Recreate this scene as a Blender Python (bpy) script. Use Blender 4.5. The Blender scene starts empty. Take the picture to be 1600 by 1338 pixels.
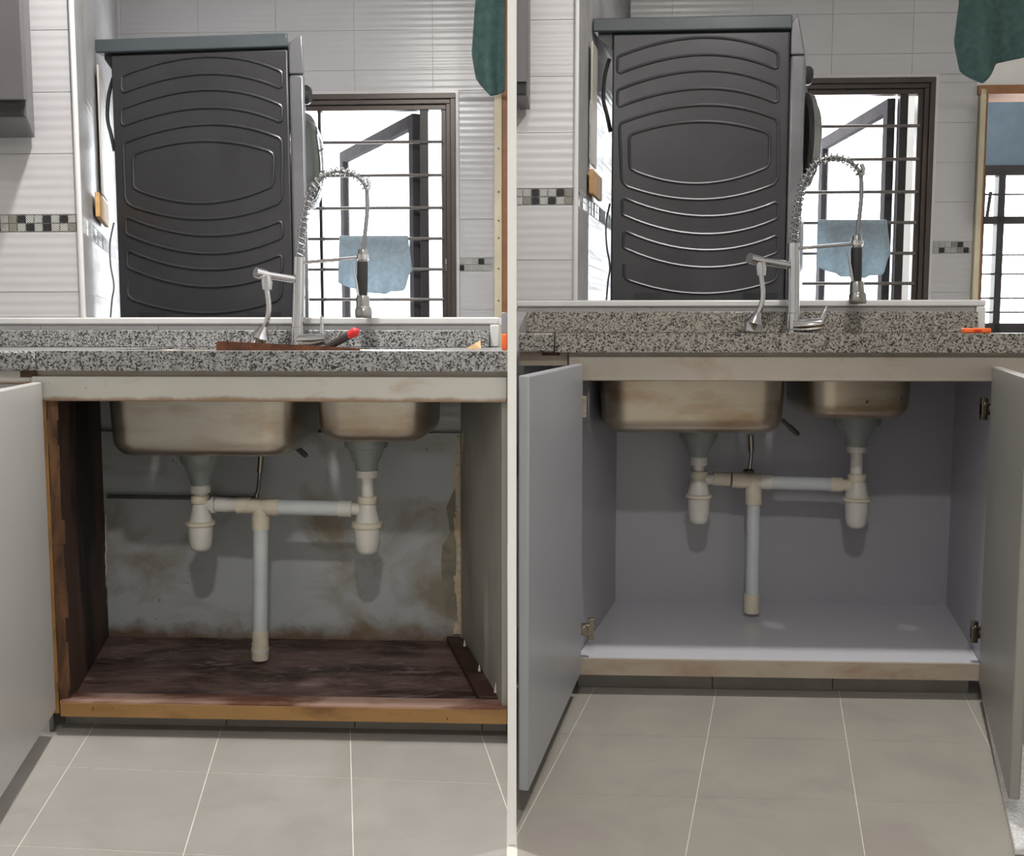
import bpy, bmesh, math, random
from mathutils import Vector, Matrix
random.seed(7)
S = bpy.context.scene
COL = S.collection
# ------------------------------------------------------------------ camera
HE = 0.835                                   # eye height
FPX = 1600.0                                 # focal length in pixels of the 1600 x 1338 frame
PITCH = math.atan(151 / FPX)
cd = bpy.data.cameras.new('camera'); cam = bpy.data.objects.new('camera', cd); COL.objects.link(cam)
cd.sensor_fit = 'HORIZONTAL'; cd.sensor_width = 36; cd.lens = 36 * FPX / 1600
cd.clip_start = 0.05; cd.clip_end = 100
cam.location = (0, 0, HE); cam.rotation_euler = (math.pi / 2 - PITCH, 0, 0)
S.camera = cam
# ------------------------------------------------------------------ world and light
W = bpy.data.worlds.new('overcast_sky'); S.world = W; W.use_nodes = True
bg = W.node_tree.nodes['Background']; bg.inputs[0].default_value = (0.93, 0.96, 1.0, 1); bg.inputs[1].default_value = 8.0
LAMPS = [((0.02, -0.25, 2.36), 25.0, 0.16), ((-0.55, 1.98, 2.36), 38.0, 0.12), ((0.75, 1.98, 2.36), 22.0, 0.12)]   # round ceiling lamps of the kitchen (position, watts, diameter)
for p, wts, dia in LAMPS:
    ld = bpy.data.lights.new('ceiling_light', 'AREA'); ld.shape = 'DISK'; ld.size = dia; ld.energy = wts; ld.color = (1.0, 0.965, 0.92)
    lo = bpy.data.objects.new('ceiling_light', ld); COL.objects.link(lo); lo.location = p
S.view_settings.view_transform = 'Standard'; S.view_settings.look = 'None'
S.view_settings.exposure = 0.08; S.view_settings.gamma = 1.0; S.view_settings.use_curve_mapping = False
S.cycles.caustics_reflective = False; S.cycles.caustics_refractive = False; S.cycles.max_bounces = 8; S.cycles.sample_clamp_indirect = 6.0

# ------------------------------------------------------------------ frames of the two kitchens
class Kit:
    """One kitchen: a local frame (u along the cabinet front, v into the depth, w up) with its origin on the cabinet front."""
    def __init__(s, px0, D, deg):
        s.D = D
        s.M = Matrix.Translation(((px0 - 800) / FPX * D, D, 0)) @ Matrix.Rotation(math.radians(-deg), 4, 'Z')
        s.Mi = s.M.inverted(); s.dx = s.dy = 0.0
    def ray(s, px, py):
        px += s.dx; py += s.dy
        c, n = math.cos(PITCH), math.sin(PITCH); x = (px - 800) / FPX; t = (669 - py) / FPX
        d = Vector((x, c + t * n, -n + t * c))
        return s.Mi @ Vector((0, 0, HE)), s.Mi.to_3x3() @ d
    def at(s, px, py, v):
        o, d = s.ray(px, py); return o + d * ((v - o.y) / d.y)
    def u(s, px, v, py=700): return s.at(px, py, v).x
    def w(s, py, v, px=None):
        return s.at(px if px is not None else (s.mid - s.dx), py, v).z
    def floor(s, px, py, z=0.0):
        o, d = s.ray(px, py); return o + d * ((z - o.z) / d.z)
    def m(s, n, v): return n * (s.D + v) / FPX
    def plane(s, px, py, p0, p1):
        """point on the upright plane through the plan points p0, p1"""
        o, d = s.ray(px, py); n = Vector((-(p1[1] - p0[1]), p1[0] - p0[0], 0))
        return o + d * (n.dot(Vector((p0[0], p0[1], 0)) - o) / n.dot(d))
K1 = Kit(430, 2.05, 2.6); K1.mid = 430
K2 = Kit(1220, 2.28, 2.6); K2.mid = 1220
Kit.mid = 800
ORI = {}

# ------------------------------------------------------------------ mesh helpers
class MB:
    def __init__(s): s.v = []; s.f = []
    def add(s, vs, fs):
        b = len(s.v); s.v += [Vector(x) for x in vs]; s.f += [tuple(b + i for i in f) for f in fs]; return s
    def hexa(s, p):   # p: bottom ring of 4, top ring of 4
        return s.add(p, [(3, 2, 1, 0), (4, 5, 6, 7), (0, 1, 5, 4), (1, 2, 6, 5), (2, 3, 7, 6), (3, 0, 4, 7)])
    def box(s, lo, hi):
        a, b = lo, hi
        return s.hexa([(a[0], a[1], a[2]), (b[0], a[1], a[2]), (b[0], b[1], a[2]), (a[0], b[1], a[2]),
                       (a[0], a[1], b[2]), (b[0], a[1], b[2]), (b[0], b[1], b[2]), (a[0], b[1], b[2])])
    def plan(s, poly, w0, w1):          # polygon in plan (u, v), from w0 up to w1
        n = len(poly); g = lambda w, p: w if not callable(w) else w(*p)
        vs = [(p[0], p[1], g(w0, p)) for p in poly] + [(p[0], p[1], g(w1, p)) for p in poly]
        return s.add(vs, [tuple(range(n))[::-1], tuple(range(n, 2 * n))] + [(i, (i + 1) % n, n + (i + 1) % n, n + i) for i in range(n)])
    def face(s, poly, v0, v1):          # outline in elevation (u, w), thick from v0 to v1
        n = len(poly)
        vs = [(p[0], v0, p[1]) for p in poly] + [(p[0], v1, p[1]) for p in poly]
        return s.add(vs, [tuple(range(n)), tuple(range(n, 2 * n))[::-1]] + [((i + 1) % n, i, n + i, n + (i + 1) % n) for i in range(n)])
    def tube(s, path, r, n=12, cap=True, closed=False):
        P = [Vector(p) for p in path]; m = len(P); R = r if isinstance(r, (list, tuple)) else [r] * m
        b = len(s.v); up = None
        for i, p in enumerate(P):
            if closed: t = P[(i + 1) % m] - P[i - 1]
            else: t = P[min(i + 1, m - 1)] - P[max(i - 1, 0)]
            t.normalize()
            if up is None:
                up = Vector((0, 0, 1)) if abs(t.z) < 0.9 else Vector((1, 0, 0))
            x = (up - t * up.dot(t)).normalized(); y = t.cross(x); up = x
            for k in range(n):
                a = 2 * math.pi * k / n; s.v.append(p + (x * math.cos(a) + y * math.sin(a)) * R[i])
        for i in range(m if closed else m - 1):
            j = (i + 1) % m
            for k in range(n):
                l = (k + 1) % n; s.f.append((b + i * n + k, b + i * n + l, b + j * n + l, b + j * n + k))
        if cap and not closed:
            s.f.append(tuple(b + k for k in range(n))[::-1]); s.f.append(tuple(b + (m - 1) * n + k for k in range(n)))
        return s
    def lathe(s, c, prof, n=28, axis='z', cap=True):   # prof: (radius, height) along the axis from c
        b = len(s.v); c = Vector(c); m = len(prof)
        for r, h in prof:
            for k in range(n):
                a = 2 * math.pi * k / n; x, y = r * math.cos(a), r * math.sin(a)
                s.v.append(c + (Vector((x, y, h)) if axis == 'z' else Vector((h, x, y)) if axis == 'x' else Vector((x, h, y))))
        for i in range(m - 1):
            for k in range(n):
                l = (k + 1) % n; s.f.append((b + i * n + k, b + i * n + l, b + (i + 1) * n + l, b + (i + 1) * n + k))
        if cap: s.f.append(tuple(b + k for k in range(n))); s.f.append(tuple(b + (m - 1) * n + k for k in range(n)))
        return s
    def grid(s, rows):
        b = len(s.v); n = len(rows[0])
        for r in rows: s.v += [Vector(p) for p in r]
        for i in range(len(rows) - 1):
            for j in range(n - 1):
                s.f.append((b + i * n + j, b + i * n + j + 1, b + (i + 1) * n + j + 1, b + (i + 1) * n + j))
        return s
    def mesh(s, name, o):
        me = bpy.data.meshes.new(name); me.from_pydata([tuple(p - o) for p in s.v], [], s.f); me.update()
        bm = bmesh.new(); bm.from_mesh(me); bmesh.ops.recalc_face_normals(bm, faces=bm.faces); bm.to_mesh(me); bm.free()
        for p in me.polygons: p.use_smooth = True
        me.set_sharp_from_angle(angle=math.radians(38))
        return me
    def build(s, name, mat, parent=None, K=None, o=None, bevel=0.0, solid=0.0, sub=0):
        if parent is not None: o = ORI[parent.name]
        elif o is None:
            o = Vector((sum(p.x for p in s.v) / len(s.v), sum(p.y for p in s.v) / len(s.v), min(p.z for p in s.v)))
        o = Vector(o)
        ob = bpy.data.objects.new(name, s.mesh(name, o)); COL.objects.link(ob); ob.data.materials.append(M[mat])
        if parent is not None: ob.parent = parent
        else: ob.matrix_world = (K.M if K else Matrix()) @ Matrix.Translation(o)
        ORI[ob.name] = o
        if solid:
            q = ob.modifiers.new('solid', 'SOLIDIFY'); q.thickness = solid; q.offset = 0
        if sub:
            q = ob.modifiers.new('sub', 'SUBSURF'); q.levels = q.render_levels = sub
        if bevel:
            q = ob.modifiers.new('bevel', 'BEVEL'); q.width = bevel; q.segments = 2; q.limit_method = 'ANGLE'; q.angle_limit = math.radians(40)
        return ob
def tag(o, label, cat, group=None, kind=None):
    o['label'] = label; o['category'] = cat
    if group: o['group'] = group
    if kind: o['kind'] = kind
    return o
def thing(K, name, label, cat, o, group=None):
    e = bpy.data.objects.new(name, None); COL.objects.link(e); e.empty_display_size = 0.05
    e.matrix_world = K.M @ Matrix.Translation(Vector(o)); ORI[e.name] = Vector(o)
    return tag(e, label, cat, group)
def struct(K, name, mb, mat, label, cat, o=(0, 0, 0), bevel=0.0):
    return tag(mb.build(name, mat, None, K, o, bevel), label, cat, None, 'structure')
def arc(p0, pm, p1, n=14):
    """points on a parabola through three points"""
    return [tuple((1 - t) * (1 - 2 * t) * a + 4 * t * (1 - t) * b + t * (2 * t - 1) * c for a, b, c in zip(p0, pm, p1)) for t in [i / n for i in range(n + 1)]]
def spline(pts, n=8):
    """Catmull-Rom through the points"""
    P = [Vector(p) for p in pts]; out = []
    for i in range(len(P) - 1):
        a, b, c, d = P[max(i - 1, 0)], P[i], P[i + 1], P[min(i + 2, len(P) - 1)]
        for k in range(n):
            t = k / n; out.append(0.5 * ((2 * b) + (c - a) * t + (2 * a - 5 * b + 4 * c - d) * t * t + (3 * b - a - 3 * c + d) * t ** 3))
    return out + [P[-1]]

# ------------------------------------------------------------------ materials
M = {}
def s2l(c): return tuple((x / 255 / 12.92 if x <= 10 else ((x / 255 + 0.055) / 1.055) ** 2.4) for x in c) + (1,)
class Nt:
    def __init__(s, name):
        m = bpy.data.materials.new(name); m.use_nodes = True; s.m = m; s.t = m.node_tree; s.b = s.t.nodes['Principled BSDF']; M[name] = m
    def n(s, typ, **kw):
        q = s.t.nodes.new(typ)
        for k, v in kw.items():
            if k.startswith('_'): setattr(q, k[1:], v)
            else: q.inputs[k].default_value = v
        return q
    def l(s, a, b): s.t.links.new(a, b)
    def pos(s, scale=(1, 1, 1)):
        g = s.n('ShaderNodeNewGeometry'); mp = s.n('ShaderNodeMapping'); mp.inputs['Scale'].default_value = scale
        s.l(g.outputs['Position'], mp.inputs['Vector']); return mp.outputs[0]
    def noise(s, scale, detail=4, rough=0.55, stretch=(1, 1, 1), dist=0.0):
        q = s.n('ShaderNodeTexNoise', Scale=scale, Detail=detail, Roughness=rough, Distortion=dist); s.l(s.pos(stretch), q.inputs['Vector']); return q.outputs['Fac']
    def ramp(s, fac, stops, const=False):
        q = s.n('ShaderNodeValToRGB'); e = q.color_ramp.elements
        if const: q.color_ramp.interpolation = 'CONSTANT'
        while len(e) < len(stops): e.new(0.5)
        for i, (p, c) in enumerate(stops): e[i].position = p; e[i].color = c if len(c) == 4 else tuple(c) + (1,)
        s.l(fac, q.inputs[0]); return q.outputs[0]
    def mix(s, fac, a, b, mode='MIX'):
        q = s.n('ShaderNodeMix', _data_type='RGBA', _blend_type=mode)
        for inp, x in ((q.inputs[0], fac), (q.inputs[6], a), (q.inputs[7], b)):
            if hasattr(x, 'is_linked'): s.l(x, inp)
            else: inp.default_value = x
        return q.outputs[2]
    def base(s, c):
        if hasattr(c, 'is_linked'): s.l(c, s.b.inputs['Base Color'])
        else: s.b.inputs['Base Color'].default_value = c
        return s
    def fin(s, rough=0.5, metal=0.0, spec=0.5):
        s.b.inputs['Roughness'].default_value = rough; s.b.inputs['Metallic'].default_value = metal; s.b.inputs['Specular IOR Level'].default_value = spec; return s
    def bump(s, h, strength=0.3, dist=0.002):
        q = s.n('ShaderNodeBump', Strength=strength, Distance=dist); s.l(h, q.inputs['Height']); s.l(q.outputs[0], s.b.inputs['Normal']); return s
def plain(name, c, rough=0.5, metal=0.0, var=0.06, scale=12, spec=0.5, bump=0.0):
    t = Nt(name); c = s2l(c); f = t.noise(scale)
    d = tuple(x * (1 - 2 * var) for x in c[:3]) + (1,); e = tuple(min(1, x * (1 + 2 * var)) for x in c[:3]) + (1,)
    t.base(t.ramp(f, [(0.3, d), (0.7, e)])).fin(rough, metal, spec)
    if bump: t.bump(t.noise(scale * 8), bump)
    return t
def stained(name, c, stain, lo, hi, scale=6, rough=0.55, stretch=(1, 1, 1), spots=None, spec=0.4, bump=0.0):
    t = Nt(name); c = s2l(c); f = t.noise(scale, 6, 0.6, stretch, 0.6)
    k = t.ramp(f, [(lo, (0, 0, 0)), (hi, (1, 1, 1))])
    v = t.noise(3.0, 3); cc = t.ramp(v, [(0.3, tuple(x * 0.88 for x in c[:3]) + (1,)), (0.7, tuple(min(1, x * 1.08) for x in c[:3]) + (1,))])
    col = t.mix(k, cc, s2l(stain))
    if spots:
        f2 = t.noise(70, 3, 0.6); k2 = t.ramp(f2, [(0.70, (0, 0, 0)), (0.76, (1, 1, 1))]); col = t.mix(k2, col, s2l(spots))
    t.base(col).fin(rough, 0, spec)
    if bump: t.bump(f, bump, 0.004)
    return t
# ribbed white wall tile
def ribbed(name, c):
    t = Nt(name); c = s2l(c); f = t.noise(4)
    t.base(t.ramp(f, [(0.3, tuple(x * 0.95 for x in c[:3])), (0.7, c)])).fin(0.27, 0, 0.5)
    g = t.n('ShaderNodeNewGeometry'); sx = t.n('ShaderNodeSeparateXYZ'); t.l(g.outputs['Position'], sx.inputs[0])
    a = t.n('ShaderNodeMath', _operation='MULTIPLY'); a.inputs[1].default_value = 2 * math.pi / 0.0238; t.l(sx.outputs['Z'], a.inputs[0])
    b = t.n('ShaderNodeMath', _operation='SINE'); t.l(a.outputs[0], b.inputs[0])
    t.bump(b.outputs[0], 0.17, 0.0014)
ribbed('tile_white', (188, 187, 189)); plain('grout_white', (176, 175, 175), 0.8)
plain('white_trim', (200, 199, 199), 0.25, var=0.02); plain('white_paint', (226, 225, 222), 0.6, var=0.02); plain('partition_white', (250, 250, 250), 0.5, var=0.005)
plain('ceiling_white', (235, 233, 228), 0.8, var=0.02)
def granite(name, tint=(1, 1, 1), scale=330):
    t = Nt(name); q = t.n('ShaderNodeTexVoronoi', Scale=scale, _feature='F1'); t.l(t.pos(), q.inputs['Vector'])
    sx = t.n('ShaderNodeSeparateColor'); t.l(q.outputs['Color'], sx.inputs[0])
    g = lambda v: (v * tint[0], v * tint[1], v * tint[2], 1)
    col = t.ramp(sx.outputs[0], [(0.0, g(0.02)), (0.18, g(0.10)), (0.32, g(0.22)), (0.52, g(0.37)), (0.86, g(0.27))], True)
    f = t.noise(2.3, 3); st = t.ramp(f, [(0.55, (0, 0, 0)), (0.8, (0.45, 0.45, 0.45))])
    t.base(t.mix(st, col, s2l((120, 95, 70)), 'MULTIPLY')).fin(0.28, 0, 0.5)
granite('granite'); granite('granite_aged', (0.95, 0.88, 0.78))
granite('terrazzo', (1, 1, 1), 260)
q = M['terrazzo'].node_tree.nodes
for nd in q:
    if nd.type == 'VALTORGB' and nd.color_ramp.interpolation == 'CONSTANT':
        for e, v in zip(nd.color_ramp.elements, (0.6, 0.68, 0.74, 0.82, 0.64)): e.color = (v, v, v * 1.02, 1)
stained('floor_tile', (162, 159, 155), (153, 150, 145), 0.45, 0.65, 5, 0.42, spec=0.35)
stained('floor_tile_warm', (162, 158, 150), (155, 149, 143), 0.45, 0.65, 5, 0.42, spec=0.35)
plain('floor_grout', (214, 211, 203), 0.8)
stained('kick_tile', (150, 146, 141), (138, 133, 127), 0.45, 0.65, 7, 0.45)
plain('door_white', (182, 181, 179), 0.35, var=0.02, scale=3); plain('door_cool', (160, 162, 168), 0.35, var=0.02, scale=3); plain('door_grey', (146, 144, 139), 0.4, var=0.03, scale=3)
stained('rail_dirty', (192, 190, 184), (160, 138, 110), 0.58, 0.82, 7, 0.5, (1, 1, 2.2), (96, 74, 54))
def low_stain(name, col, top, amt=0.9, scale=9):
    """water stain with a ragged upper edge along the foot of a board (fraction of its height)"""
    t = Nt.__new__(Nt); t.m = M[name]; t.t = t.m.node_tree; t.b = t.t.nodes['Principled BSDF']
    tc = t.n('ShaderNodeTexCoord'); sx = t.n('ShaderNodeSeparateXYZ'); t.l(tc.outputs['Generated'], sx.inputs[0])
    f = t.noise(scale, 5, 0.65); a = t.n('ShaderNodeMath', _operation='MULTIPLY'); a.inputs[1].default_value = top * 2.0; t.l(f, a.inputs[0])
    d = t.n('ShaderNodeMath', _operation='SUBTRACT'); t.l(a.outputs[0], d.inputs[0]); t.l(sx.outputs['Z'], d.inputs[1])
    k = t.ramp(d.outputs[0], [(0.0, (0, 0, 0)), (top * 0.7, (amt, amt, amt))])
    old = t.b.inputs['Base Color'].links[0].from_socket; t.base(t.mix(k, old, s2l(col)))
low_stain('rail_dirty', (132, 98, 62), 0.22, 0.8, 14)
stained('rail_aged', (178, 170, 160), (160, 144, 126), 0.50, 0.75, 6, 0.5, (1, 1, 2))
stained('edge_birch', (178, 166, 150), (160, 136, 118), 0.50, 0.72, 9, 0.55, (0.6, 1, 2))
stained('ply_edge', (158, 118, 66), (92, 62, 36), 0.48, 0.66, 18, 0.6, (1, 1, 0.35), (60, 34, 16))
stained('ply_edge_long', (164, 126, 78), (120, 86, 54), 0.48, 0.68, 14, 0.6, (0.35, 1, 1), (74, 46, 26))
stained('rotten_side', (80, 58, 48), (24, 18, 15), 0.42, 0.58, 5, 0.7, (1, 1, 0.4), bump=0.4)
stained('rotten_liner', (120, 86, 58), (66, 44, 30), 0.42, 0.6, 14, 0.65, (1, 1, 0.3), bump=0.5)
stained('rotten_floor', (116, 92, 86), (60, 42, 38), 0.40, 0.58, 9, 0.5, (0.5, 1.2, 1), (150, 134, 126), bump=0.3)
t = Nt.__new__(Nt); t.m = M['rotten_floor']; t.t = t.m.node_tree; t.b = t.t.nodes['Principled BSDF']
old = t.b.inputs['Base Color'].links[0].from_socket; k = t.ramp(t.noise(20, 8, 0.75, (0.45, 1.5, 1), 1.4), [(0.50, (0, 0, 0)), (0.64, (0.7, 0.7, 0.7))]); t.base(t.mix(k, old, s2l((150, 134, 136))))
stained('lip_wood', (186, 154, 140), (112, 74, 60), 0.46, 0.62, 9, 0.55, (0.4, 1, 1), bump=0.2)
stained('batten_wood', (74, 50, 44), (48, 31, 27), 0.45, 0.6, 12, 0.6)
stained('grey_wall', (190, 195, 198), (150, 140, 124), 0.48, 0.66, 4, 0.55, (1, 1, 1.2), (64, 60, 52))
low_stain('grey_wall', (112, 88, 62), 0.11)
stained('side_grey', (160, 158, 150), (140, 132, 118), 0.5, 0.7, 4, 0.45, (1, 1, 0.5))
plain('peel', (206, 188, 160), 0.8, var=0.12, scale=60, bump=0.4); plain('peel_grey', (138, 132, 118), 0.8, var=0.1, scale=40)
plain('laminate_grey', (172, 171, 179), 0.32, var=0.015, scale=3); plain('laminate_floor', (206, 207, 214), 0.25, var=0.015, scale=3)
def steel(name, c, tint, rough=0.32):
    t = Nt(name); f = t.noise(5, 4, 0.6, (1, 1, 3)); k = t.ramp(f, [(0.42, (0, 0, 0)), (0.7, (1, 1, 1))])
    f2 = t.noise(75, 2); k2 = t.ramp(f2, [(0.74, (0, 0, 0)), (0.78, (1, 1, 1))])
    t.base(t.mix(k2, t.mix(k, s2l(c), s2l(tint)), s2l((96, 70, 50)))).fin(rough, 0.85, 0.5)
steel('sink_steel', (182, 176, 166), (158, 142, 122)); steel('sink_steel_warm', (172, 162, 148), (144, 122, 96))
def chrome(name, c=(190, 190, 193), rough=0.08):
    t = Nt(name); t.base(s2l(c)).fin(rough, 1.0); t.bump(t.noise(40), 0.02)
chrome('chrome'); chrome('steel_brushed', (150, 149, 147), 0.25); chrome('brass_dull', (150, 142, 126), 0.35); chrome('hinge_metal', (146, 138, 126), 0.25)
plain('hose_grey', (122, 124, 126), 0.35, 0.6); plain('rubber_black', (26, 26, 28), 0.5)
plain('pvc_white', (218, 216, 210), 0.35, var=0.03, scale=20); plain('pvc_pipe', (206, 212, 216), 0.25, var=0.03, scale=14); plain('pvc_ivory', (216, 208, 190), 0.4, var=0.05, scale=25)
plain('strainer_grey', (140, 148, 144), 0.4, var=0.08, scale=15)
stained('washer_grey', (66, 66, 69), (60, 60, 63), 0.45, 0.6, 3, 0.32, spec=0.5); M['washer_grey'].node_tree.nodes['Principled BSDF'].inputs['Metallic'].default_value = 0.45
stained('washer_light', (128, 129, 133), (116, 117, 121), 0.45, 0.6, 3, 0.28, spec=0.5); M['washer_light'].node_tree.nodes['Principled BSDF'].inputs['Metallic'].default_value = 0.55
stained('washer_lid', (74, 80, 84), (68, 74, 78), 0.45, 0.6, 3, 0.3); plain('washer_dark', (34, 35, 38), 0.3)
plain('door_glass_dark', (70, 78, 72), 0.06, var=0.05)
plain('frame_brown', (74, 66, 62), 0.35, 0.3); plain('frame_dark', (48, 44, 44), 0.4, 0.2); plain('sash_matte', (70, 68, 70), 1.0, 0, spec=0.0); plain('grille_grey', (112, 106, 103), 0.4, 0.3); plain('alu', (150, 150, 156), 0.4, 0.4)
plain('cloth_blue', (172, 187, 196), 0.95, var=0.06, scale=60, spec=0.1, bump=0.2); plain('cloth_green', (62, 82, 80), 0.97, var=0.10, scale=50, spec=0.1, bump=0.25)
def sheer(name, k):       # cloth that lets daylight through
    t = M[name].node_tree; b = t.nodes['Principled BSDF']; tl = t.nodes.new('ShaderNodeBsdfTranslucent'); mx = t.nodes.new('ShaderNodeMixShader'); mx.inputs[0].default_value = k
    t.links.new(b.inputs['Base Color'].links[0].from_socket, tl.inputs[0]); t.links.new(b.outputs[0], mx.inputs[1]); t.links.new(tl.outputs[0], mx.inputs[2]); t.links.new(mx.outputs[0], t.nodes['Material Output'].inputs['Surface'])
sheer('cloth_blue', 0.35)
plain('cabinet_grey', (90, 88, 91), 0.4, var=0.02); plain('groove_black', (24, 24, 26), 0.5)
plain('wood_tan', (190, 150, 96), 0.6, var=0.08, scale=30); plain('jamb_cream', (214, 204, 176), 0.5, var=0.04); plain('jamb_wood', (150, 104, 70), 0.5, var=0.08, scale=20)
plain('rust', (98, 56, 34), 0.75, var=0.25, scale=35, bump=0.3); plain('grip_black', (46, 38, 38), 0.5); plain('grip_red', (196, 40, 44), 0.4)
plain('orange', (236, 108, 48), 0.45); plain('splinter', (206, 170, 128), 0.7, var=0.1, scale=60); plain('blind_blue', (98, 114, 126), 0.8)
plain('lever_dark', (70, 72, 72), 0.4, 0.5); plain('dirt_dark', (84, 62, 44), 0.8, var=0.2, scale=50); plain('shadow_strip', (176, 172, 164), 0.5); plain('caulk', (222, 220, 214), 0.7)
t = Nt('lamp_glow'); t.base((1, 1, 1, 1)); t.b.inputs['Emission Color'].default_value = (1, 0.97, 0.92, 1); t.b.inputs['Emission Strength'].default_value = 4.0
# window glass: clear with a faint mirror
t = Nt('glass'); tr = t.n('ShaderNodeBsdfTransparent'); gl = t.n('ShaderNodeBsdfGlossy', Roughness=0.02); lw = t.n('ShaderNodeValue'); lw.outputs[0].default_value = 0.05; mx = t.n('ShaderNodeMixShader')
t.l(lw.outputs[0], mx.inputs[0]); t.l(tr.outputs[0], mx.inputs[1]); t.l(gl.outputs[0], mx.inputs[2]); t.l(mx.outputs[0], t.t.nodes['Material Output'].inputs['Surface'])
# mosaic glass pieces: plain black, silver with diagonal stripes, olive, pale
def mosaic(name, a, b, ang, const=False):
    t = Nt(name); tc = t.n('ShaderNodeTexCoord'); mp = t.n('ShaderNodeMapping'); mp.inputs['Rotation'].default_value = (0, ang, 0); t.l(tc.outputs['Object'], mp.inputs[0])
    w = t.n('ShaderNodeTexWave', Scale=75.0, Distortion=0.5); t.l(mp.outputs[0], w.inputs['Vector'])
    t.base(t.ramp(w.outputs['Fac'], [(0.35, s2l(a)), (0.65, s2l(b))])).fin(0.15, 0.2)
mosaic('mosaic_black', (22, 22, 24), (50, 50, 52), 0.8); mosaic('mosaic_silver', (96, 96, 94), (206, 206, 204), 0.8)
mosaic('mosaic_olive', (104, 103, 94), (142, 141, 132), 0.0); mosaic('mosaic_pale', (150, 152, 150), (190, 190, 188), -0.8)
MOS = ['mosaic_black', 'mosaic_silver', 'mosaic_olive', 'mosaic_pale', 'mosaic_silver', 'mosaic_silver', 'mosaic_black', 'mosaic_silver']

# ------------------------------------------------------------------ tiles set on a wall
TILE = {}
def set_tile(parent, c, d, size, mat, name='tile', thick=0.0025):
    """one wall tile: centre c, direction d along the wall (plan), size (length, height)"""
    key = (round(size[0], 4), round(size[1], 4), mat, thick)
    if key not in TILE:
        mb = MB().box((-size[0] / 2, -thick, -size[1] / 2), (size[0] / 2, 0, size[1] / 2)); me = mb.mesh(name, Vector()); me.materials.append(M[mat]); TILE[key] = me
    ob = bpy.data.objects.new(name, TILE[key]); COL.objects.link(ob); ob.parent = parent
    d = Vector((d[0], d[1], 0)).normalized(); n = Vector((-d.y, d.x, 0))
    R = Matrix(((d.x, n.x, 0), (d.y, n.y, 0), (0, 0, 1))).to_4x4()
    ob.matrix_local = Matrix.Translation(Vector(c) - ORI[parent.name]) @ R
    return ob
def tile_field(parent, p0, p1, w0, w1, tw=0.30, th=0.1475, mat='tile_white', band=None, sa=0.0, wa=0.0, gap=0.0016):
    """tiles on the wall from plan point p0 to p1 between heights w0 and w1; band = height range left free for the mosaic; sa, wa shift the joints"""
    p0, p1 = Vector(p0[:2]), Vector(p1[:2]); L = (p1 - p0).length; d = (p1 - p0) / L
    def cuts(a, b, step, off):
        c = [a]; k = math.floor((a - off) / step) + 1
        while off + k * step < b - 0.012:
            if off + k * step > a + 0.012: c.append(off + k * step)
            k += 1
        return c + [b]
    spans = [(w0, w1)] if not band else [(w0, band[0]), (band[1], w1)]
    for a, b in spans:
        if b - a < 0.01: continue
        off = (band[1] if (band and a >= band[1]) else band[0] if band else wa)
        cs, cw = cuts(0, L, tw, sa), cuts(a, b, th, off)
        for i in range(len(cs) - 1):
            for j in range(len(cw) - 1):
                q = p0 + d * (cs[i] + cs[i + 1]) / 2
                set_tile(parent, (q.x, q.y, (cw[j] + cw[j + 1]) / 2), d, (cs[i + 1] - cs[i] - gap, cw[j + 1] - cw[j] - gap), mat)
def mosaic_band(parent, p0, p1, w0, w1, n, seed):
    rnd = random.Random(seed); p0, p1 = Vector(p0[:2]), Vector(p1[:2]); L = (p1 - p0).length; d = (p1 - p0) / L; s = L / n; h = (w1 - w0) / 2
    for r in range(2):
        last = None
        for i in range(n):
            m = rnd.choice([x for x in MOS if x != last or x == 'mosaic_silver']); last = m
            q = p0 + d * (i + 0.5) * s
            set_tile(parent, (q.x, q.y, w0 + (r + 0.5) * h), d, (s * 0.87, h * 0.87), m, 'mosaic_tile', 0.0035)

# ------------------------------------------------------------------ shell of the room (world coordinates)
class World: M = Matrix()
CEIL = 2.46
def clip(poly, f):
    out = []
    for i, p in enumerate(poly):
        q = poly[(i + 1) % len(poly)]; a, b = f(p), f(q)
        if a >= 0: out.append(p)
        if (a >= 0) != (b >= 0): out.append(p + (q - p) * (a / (a - b)))
    return out
base = struct(World, 'floor', MB().box((-2.2, -1.6, -0.12), (2.7, 5.0, -0.0006)), 'floor_grout', 'grey tiled kitchen floor with pale grout', 'floor')
def floor_tiles(K, P, e1, e2, ni, nj, mat, side):
    g = 0.0011 if side < 0 else 0.0008
    for i in ni:
        for j in nj:
            o = P + e1 * i + e2 * j; a, b = e1.normalized() * g, e2.normalized() * g
            poly = [K.M @ x for x in (o + a + b, o + e1 - a + b, o + e1 + e2 - a - b, o + e2 + a - b)]
            poly = clip(poly, (lambda p: -p.x - 0.0085) if side < 0 else (lambda p: p.x - 0.0085))
            if len(poly) < 3: continue
            n = len(poly); vs = [(p.x, p.y, -0.006) for p in poly] + [(p.x, p.y, 0.0) for p in poly]
            mb = MB(); mb.add(vs, [tuple(range(n))[::-1], tuple(range(n, 2 * n))] + [(i2, (i2 + 1) % n, n + (i2 + 1) % n, n + i2) for i2 in range(n)])
            mb.build('tile', mat, base)
A, B, C = K1.floor(325, 1207), K1.floor(549, 1216), K1.floor(287, 1334)
floor_tiles(K1, A, B - A, C - A, range(-8, 3), range(-10, 4), 'floor_tile', -1)
A, B = K2.floor(842, 1240), K2.floor(1338, 1252); C = K2.floor(812, 1297) - K2.floor(892, 1145)
e1 = (B - A) / 2; e2 = C.normalized() * e1.length
floor_tiles(K2, A, e1, e2, range(-4, 9), range(-11, 4), 'floor_tile_warm', 1)
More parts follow.
